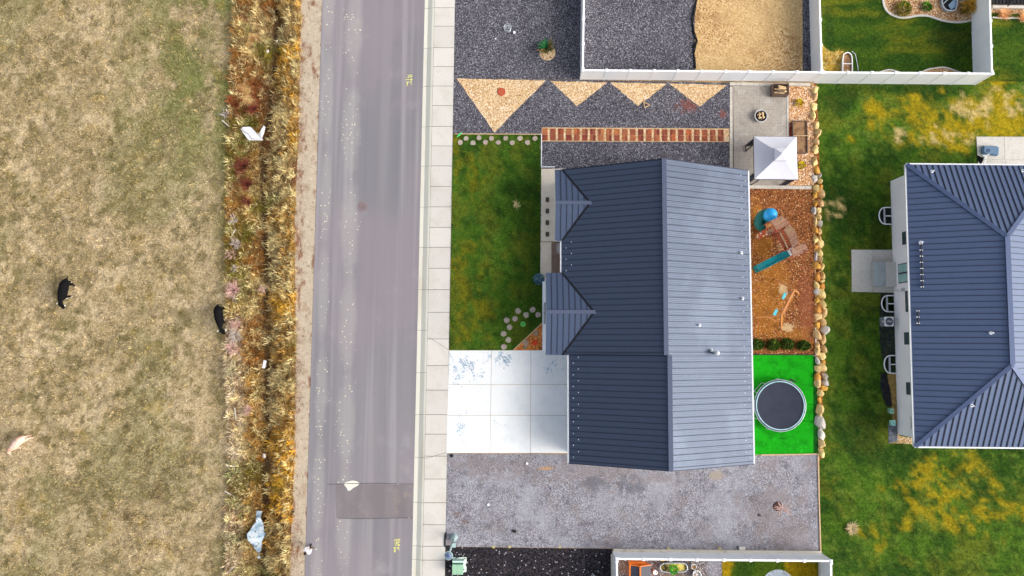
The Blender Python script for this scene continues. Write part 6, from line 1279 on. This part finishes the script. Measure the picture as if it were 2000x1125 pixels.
# ------------------------------------------------------------------ ditch debris
zF_ = ZF
M['sheet'] = mat('white_plastic_sheet', lin(216,217,219), rough=.5, layers=[('m', (.85,.87,.9), 3, .45, .62, .6)])
def lid(parts, name, label, cat, loc, m, th=.03):
    t = thing(name, label, cat, loc)
    for nm, pts in parts:
        q = [P(u, v, z) for u, v, z in pts]; n_ = len(q); build(MB().add(q + [p-Vector((0,0,th)) for p in q], [list(range(n_)), list(range(n_, 2*n_))[::-1]] + [[i, n_+i, n_+(i+1) % n_, (i+1) % n_] for i in range(n_)]), nm, m, t)
    return t
sg = lid([('panel', [(470,253,.05),(474,248,.15),(489,247.5,.2),(494,252,.15),(502,261.5,.05),(506,262,.05),(511,261,.1),(510,271,-.02),(492,271,-.02),(486,262,.02)]), ('folded_flap', [(506,262.5,.12),(509,255,.3),(515,245,.45),(518,248,.42),(516,258,.2),(511,271.5,.0)]), ('rim', [(471,255,.02),(486,274,-.08),(513,274,-.08),(513,271.5,-.05),(491,271.8,-.05),(486,262.5,-.02)])], 'broken_panel', 'broken white plastic panel with folded flap lying in the ditch', 'panel', P(494,261,-.3), M['sheet'])
# crumpled tarp
out = [(503,996.5),(514,997),(513.5,1008),(511.5,1012),(514,1020),(517,1028),(517,1036),(522,1040),(517,1047),(513,1056),(512,1064),(513,1073),(509.5,1076),(508,1083),(511,1088),(507,1090),(504,1089),(506,1081),(503,1073),(494,1063),(489,1052),(485.5,1041),(490,1035),(495,1026),(502,1018),(503,1008)]
poly = [P(u, v, -.25) for u, v in out]; bm = bmesh.new(); f = bm.faces.new([bm.verts.new(p) for p in poly]); bmesh.ops.triangulate(bm, faces=[f]); 
for a in np.arange(min(p.x for p in poly), max(p.x for p in poly), .09): bmesh.ops.bisect_plane(bm, geom=bm.verts[:]+bm.edges[:]+bm.faces[:], plane_co=(a,0,0), plane_no=(1,.2,0))
for a in np.arange(min(p.y for p in poly), max(p.y for p in poly), .09): bmesh.ops.bisect_plane(bm, geom=bm.verts[:]+bm.edges[:]+bm.faces[:], plane_co=(0,a,0), plane_no=(.2,1,0))
c0 = P(503,1040,-.3)
for v in bm.verts:
    x, y = v.co.x, v.co.y; n_ = float(fb(np.array([x]), np.array([y]), 1.6, 77)[0]); rdg = 1-abs(float(vn(np.array([x]), np.array([y]), 2.6, 78)[0])-.5)*2
    v.co.z = -.30 + .55*rdg**3 + .25*n_; v.co -= c0
me = bpy.data.meshes.new('plastic_tarp'); bm.to_mesh(me); bm.free(); me.materials.append(mat('pale_blue_tarp', lin(188,196,202), rough=.5, layers=[('n', lin(140,168,186), 2.2, .46, .58, .8), ('n', lin(80,88,98), 3.6, .56, .63, .8)])); o = bpy.data.objects.new('plastic_tarp', me); C.objects.link(o); o.location = c0  # dark grey noise paints shade into the folds
tag(o, 'crumpled pale blue and white plastic tarp in the ditch', 'tarp')
tag(build(MB().beam(P(518,704,.05), P(514.5,719,.0), .22, .04), 'white_board', M['sheet'], loc=P(516,712,-.2)), 'clean white board lying in the ditch grass', 'board')
for i, (a, b, w_) in enumerate((((456,762),(443,777),'by the pale dry grass'),((458.5,796),(461,820),'standing along the ditch edge'),((441,909.5),(460,911),'lying flat by the field edge'),((439,959),(459,971),'aslant by the brown field patches'),((458,1106),(442,1120),'near the bottom of the tarp'),((434,235),(448,247),'next to the broken white panel'),((441,213),(447,222),'short and upright by the green field edge'),((460,448),(452,462),'among the pink leafless shrubs'))):
    pa, pb = P(*a, .12), P(*b, -.02); tag(build(MB().beam(pa, pb, .07, .05), 'fence_stake', M['woodold'], loc=(pa.x, pa.y, ZF)), 'weathered white wooden stake ' + w_, 'stake')
for u, v, r_, w_ in ((516,890,.16,'in the ditch by the golden grass'),(522,100,.14,'in the rusty grass at the ditch bottom'),(574,56,.1,'near the dirt shoulder'),(541,80,.07,'beside the ditch bottom')):
    q = P(u, v, -.15); o = bpy.data.objects.new('pale_rock', stones[int(u) % 9].copy()); o.data.materials.append(M['boulder_grey']); C.objects.link(o); o.location = q; o.scale = (r_, r_*1.2, r_*.8); tag(o, 'small pale rock ' + w_, 'rock')
# leafless shrubs along the old fence line
def twiggy(name, label, u, v, R, n_, col, seed, z=ZF):
    q = P(u, v, z); t = thing(name, label, 'shrub', (q.x, q.y, z), group='leafless shrubs along the field edge'); r_ = random.Random(seed); mb = MB(); V, W_ = [], []
    pts, Ls, Az, Le = [], [], [], []
    for k in range(n_):
        a = r_.uniform(0, 6.28); l = R*r_.uniform(.5,1.1); hz_ = r_.uniform(.25,.95); d = Vector((math.cos(a), math.sin(a), 0)); p1 = q+d*l*.45*hz_+Vector((0,0,l*.5)); a2 = a+r_.uniform(-.7,.7); p2 = p1+Vector((math.cos(a2), math.sin(a2), 0))*l*.55*hz_+Vector((0,0,l*.35))
        mb.tube([q+d*.05, p1, p2], [.014,.011,.005], 3, False)
        for _ in range(2): a3 = a2+r_.uniform(-1.2,1.2); mb.tube([p1.lerp(p2, r_.uniform(0,.7)), p2+Vector((math.cos(a3), math.sin(a3), .3))*l*.25], [.008,.004], 3, False)
    build(mb, 'branch', mat('twig_%s' % seed, lin(*col), rough=.9), t)
PK, GY = (222,184,178), (206,196,190)
for i, (u, v, R, n_, c, lb) in enumerate(((459,567,.78,110,PK,'large pink leafless shrub beside the ditch between two bare patches'),(463,634,.55,70,PK,'pink leafless shrub right beside the walking black cow'),(463,657,.65,90,GY,'grey pink leafless shrub below the cow at the field edge'),(458,680,.7,90,PK,'pink leafless shrub above the pale dry grass'),(455,497,.5,55,PK,'small pink leafless shrub north of the large pink one'),(464,478,.55,55,GY,'grey leafless shrub near the old fence stake'),(460,430,.5,45,GY,'thin grey leafless shrub below the red shrubs'),(459,524,.35,40,(222,218,212),'small whitish leafless shrub above the large pink one'),(459,586,.35,40,(220,216,212),'small whitish leafless shrub touching the large pink one'),(457,722,.7,70,(196,186,150),'straw coloured leafless shrub at the dark green field edge'),(487,800,.5,50,(206,170,160),'pink grey leafless shrub in the ditch above the pale rock'),(517,565,.5,40,(206,176,160),'thin pink leafless shrub at the ditch bottom'),(442,226,.45,40,GY,'grey brush pile beside the broken white panel'))):
    twiggy('leafless_shrub', lb, u, v, R, n_, c, 20+i)
RD = (122,58,46)
for i, (u, v, R, n_, lb) in enumerate(((478,328,.95,150,'large dark red leafless shrub south of the broken panel'),(486,362,.8,110,'dark red leafless shrub above the whitish twigs'),(497,215,.7,90,'dark red leafless shrub just above the broken panel'),(486,395,.6,80,'small rust red leafless shrub on the ditch bank'))):
    twiggy('red_shrub', lb, u, v, R, n_, RD, 50+i, -.4)

# ------------------------------------------------------------------ cows
def skin(name, V, E, m, parent, sub=2, root=0):
    me = bpy.data.meshes.new(name); me.from_pydata([v[0] for v in V], E, []); me.update(); o = bpy.data.objects.new(name, me); C.objects.link(o); o.parent = parent
    md = o.modifiers.new('skin', 'SKIN'); md.use_smooth_shade = True
    if not me.skin_vertices: 
        bm = bmesh.new(); bm.from_mesh(me); bm.verts.layers.skin.verify(); bm.to_mesh(me); bm.free()
    for i, v in enumerate(V): d = me.skin_vertices[0].data[i]; d.radius = v[1] if isinstance(v[1], tuple) else (v[1], v[1]); d.use_root = (i == root)
    sb = o.modifiers.new('subsurf', 'SUBSURF'); sb.levels = sub; sb.render_levels = sub
    me.materials.append(m); return o
def cow(label, u0, v0, u1, v1, zc, m, hoof, stride, scale=1.0, tagm=None, tailx=.25):
    a = P(u0, v0, zc); b = P(u1, v1, zc*.75); c = a.lerp(b, .45); ang = math.atan2(b.y-a.y, b.x-a.x)
    t = thing('cow', label, 'cow', (c.x, c.y, zfield(np.array([c.x]), np.array([c.y]))[0]), ang, local=True); t.scale = (scale,)*3
    V = [((-.78,0,1.12),(.20,.22)), ((-.55,0,1.12),(.31,.31)), ((-.15,0,1.02),(.37,.40)), ((.25,0,1.02),(.35,.38)), ((.52,0,1.08),(.27,.33)), ((.80,0,1.02),(.15,.22)), ((1.02,.02,.88),(.13,.16)), ((1.20,.04,.66),(.14,.14)), ((1.30,.06,.45),(.10,.09)), ((1.36,.07,.34),(.085,.07))]
    E = [(i, i+1) for i in range(9)]
    for (x, y, at, sw_) in ((-.58,.18,1,stride[0]),(-.58,-.18,1,stride[1]),(.42,.16,4,stride[2]),(.42,-.16,4,stride[3])):
        i0 = len(V); hind = at == 1
        if hind: V += [((x+.06,y,.78),(.13,.17)), ((x-.08+sw_*.4,y*1.05,.48),(.07,.08)), ((x-.02+sw_*.8,y*1.08,.16),(.05,.05)), ((x+.04+sw_,y*1.1,.03),(.06,.06))]
        else: V += [((x,y,.74),(.11,.14)), ((x+.02+sw_*.4,y*1.02,.42),(.06,.065)), ((x+sw_*.8,y*1.03,.15),(.048,.048)), ((x+.04+sw_,y*1.03,.03),(.06,.06))]
        E += [(at, i0), (i0, i0+1), (i0+1, i0+2), (i0+2, i0+3)]
    i0 = len(V); V += [((-.92,.02,1.05),.045), ((-.98,tailx*.5,.80),.03), ((-1.0,tailx,.5),.03), ((-1.0,tailx*1.1,.38),.045)]; E += [(0, i0), (i0, i0+1), (i0+1, i0+2), (i0+2, i0+3)]
    for s in (-1, 1): i0 = len(V); V += [((1.12,s*.17+.03,.80),.04), ((1.10,s*.29+.03,.78),.045)]; E += [(7, i0), (i0, i0+1)]
    skin('body', V, E, m, t, 2, 2)
    if tagm:
        for s in (-1, 1): build(MB().box((1.08,s*.31+.03,.81),(.10,.09,.02), .4*s), 'ear_tag', tagm, t)
    for (x, y, at, sw_) in ((-.58,.18,1,stride[0]),(-.58,-.18,1,stride[1]),(.42,.16,4,stride[2]),(.42,-.16,4,stride[3])): build(MB().lathe((x+.05+sw_,y*(1.1 if at == 1 else 1.03),0), [(.075,0),(.065,.09),(0,.10)], 9), 'hoof', hoof, t)
    return t
HB = mat('black_hide', lin(17,16,18), rough=.85, spec=.1); HT = mat('tan_hide', lin(226,188,168), rough=.8, space='O', layers=[('n', lin(200,138,108), 2.2, .5, .66, .7), ('n', lin(240,220,212), 1.6, .5, .66, .6)]); TG = mat('ear_tag_white', lin(240,240,236)); HH = mat('hoof_dark', lin(40,36,34)); HW = mat('hoof_pale', lin(200,190,176))
cow('black cow with white ear tags grazing in the open field', 124.5, 546, 115, 592, 1.15, HB, HW, (.12,-.12,-.1,.12), .98, TG, -.3)
cow('black cow with white ear tags walking along the field edge by pink shrubs', 421.5, 596, 429.5, 645, 1.15, HB, HH, (-.1,.1,.1,-.1), .95, TG, -.05)
cow('pale tan calf with head down in the field', 43, 853, 11, 884, 1.0, HT, HW, (-.25,.15,.1,-.1), .85, None, .12)
# ------------------------------------------------------------------ person
q = P(597, 1080, 1.55); t = thing('person', 'dark haired person in white clothes and black shoes standing on the road edge', 'person', (q.x, q.y, 0.0), math.radians(55), local=True)
W = mat('white_cloth', lin(232,232,234), rough=.9); SK = mat('skin', lin(206,160,132), rough=.6); HR_ = mat('dark_hair', lin(26,22,22), rough=.6)
V = [((0,0,.95),(.15,.11)), ((0,0,1.15),(.15,.11)), ((.01,0,1.36),(.17,.11)), ((.01,0,1.46),(.08,.07)), ((.02,0,1.53),(.055,.055))]; E = [(0,1),(1,2),(2,3),(3,4)]
for s in (-1, 1):
    i0 = len(V); V += [((0,s*.10,.80),.095), ((.04,s*.11,.48),.07), ((-.02 + s*.06,s*.12,.12),.055)]; E += [(0, i0), (i0, i0+1), (i0+1, i0+2)]
    i0 = len(V); V += [((.01,s*.20,1.38),.065), ((.06,s*.25,1.16),.05), ((.26,s*.16,1.12),.042)]; E += [(2, i0), (i0, i0+1), (i0+1, i0+2)]
bd_ = skin('body', V, E, W, t, 2, 1)
head = skin('head', [((.02,0,1.50),.05), ((.03,0,1.58),(.07,.075)), ((.03,0,1.67),(.085,.09)), ((.02,0,1.74),(.06,.065)), ((.12,0,1.62),.016), ((.03,.09,1.63),.02), ((.03,-.09,1.63),.02)], [(0,1),(1,2),(2,3),(2,4),(2,5),(2,6)], SK, t, 2, 2)
build(MB().lathe((-.012,0,1.56), [(.085,0),(.108,.05),(.115,.12),(.10,.19),(.06,.235),(0,.245)], 18, 1.0, .95), 'hair', HR_, t, smooth=True)
for s in (-1, 1):
    sh_ = MB(); x = .04+s*.06; sh_.lathe((x, s*.12, 0), [(.05,0),(.055,.04),(.045,.09),(0,.1)], 12, 2.3, 1.0); build(sh_, 'shoe', HH, t)
    hand = [((.27,s*.15,1.12),(.03,.018)), ((.33,s*.13,1.12),(.035,.018))]; he = [(0,1)]
    for k, (dy, ln) in enumerate(((-.03,.06),(-.01,.075),(.01,.07),(.03,.055))): hand += [((.33+ln*.55,s*.13+dy,1.115),.009), ((.33+ln,s*.13+dy,1.09),.008)]; j = len(hand); he += [(1, j-2), (j-2, j-1)]
    hand += [((.31,s*.10,1.13),.01), ((.345,s*.075,1.135),.009)]; j = len(hand); he += [(0, j-2), (j-2, j-1)]
    skin('hand', hand, he, SK, t, 1, 0)
build(MB().box((.37,0,1.12),(.1,.18,.05)), 'held_controller', HH, t)
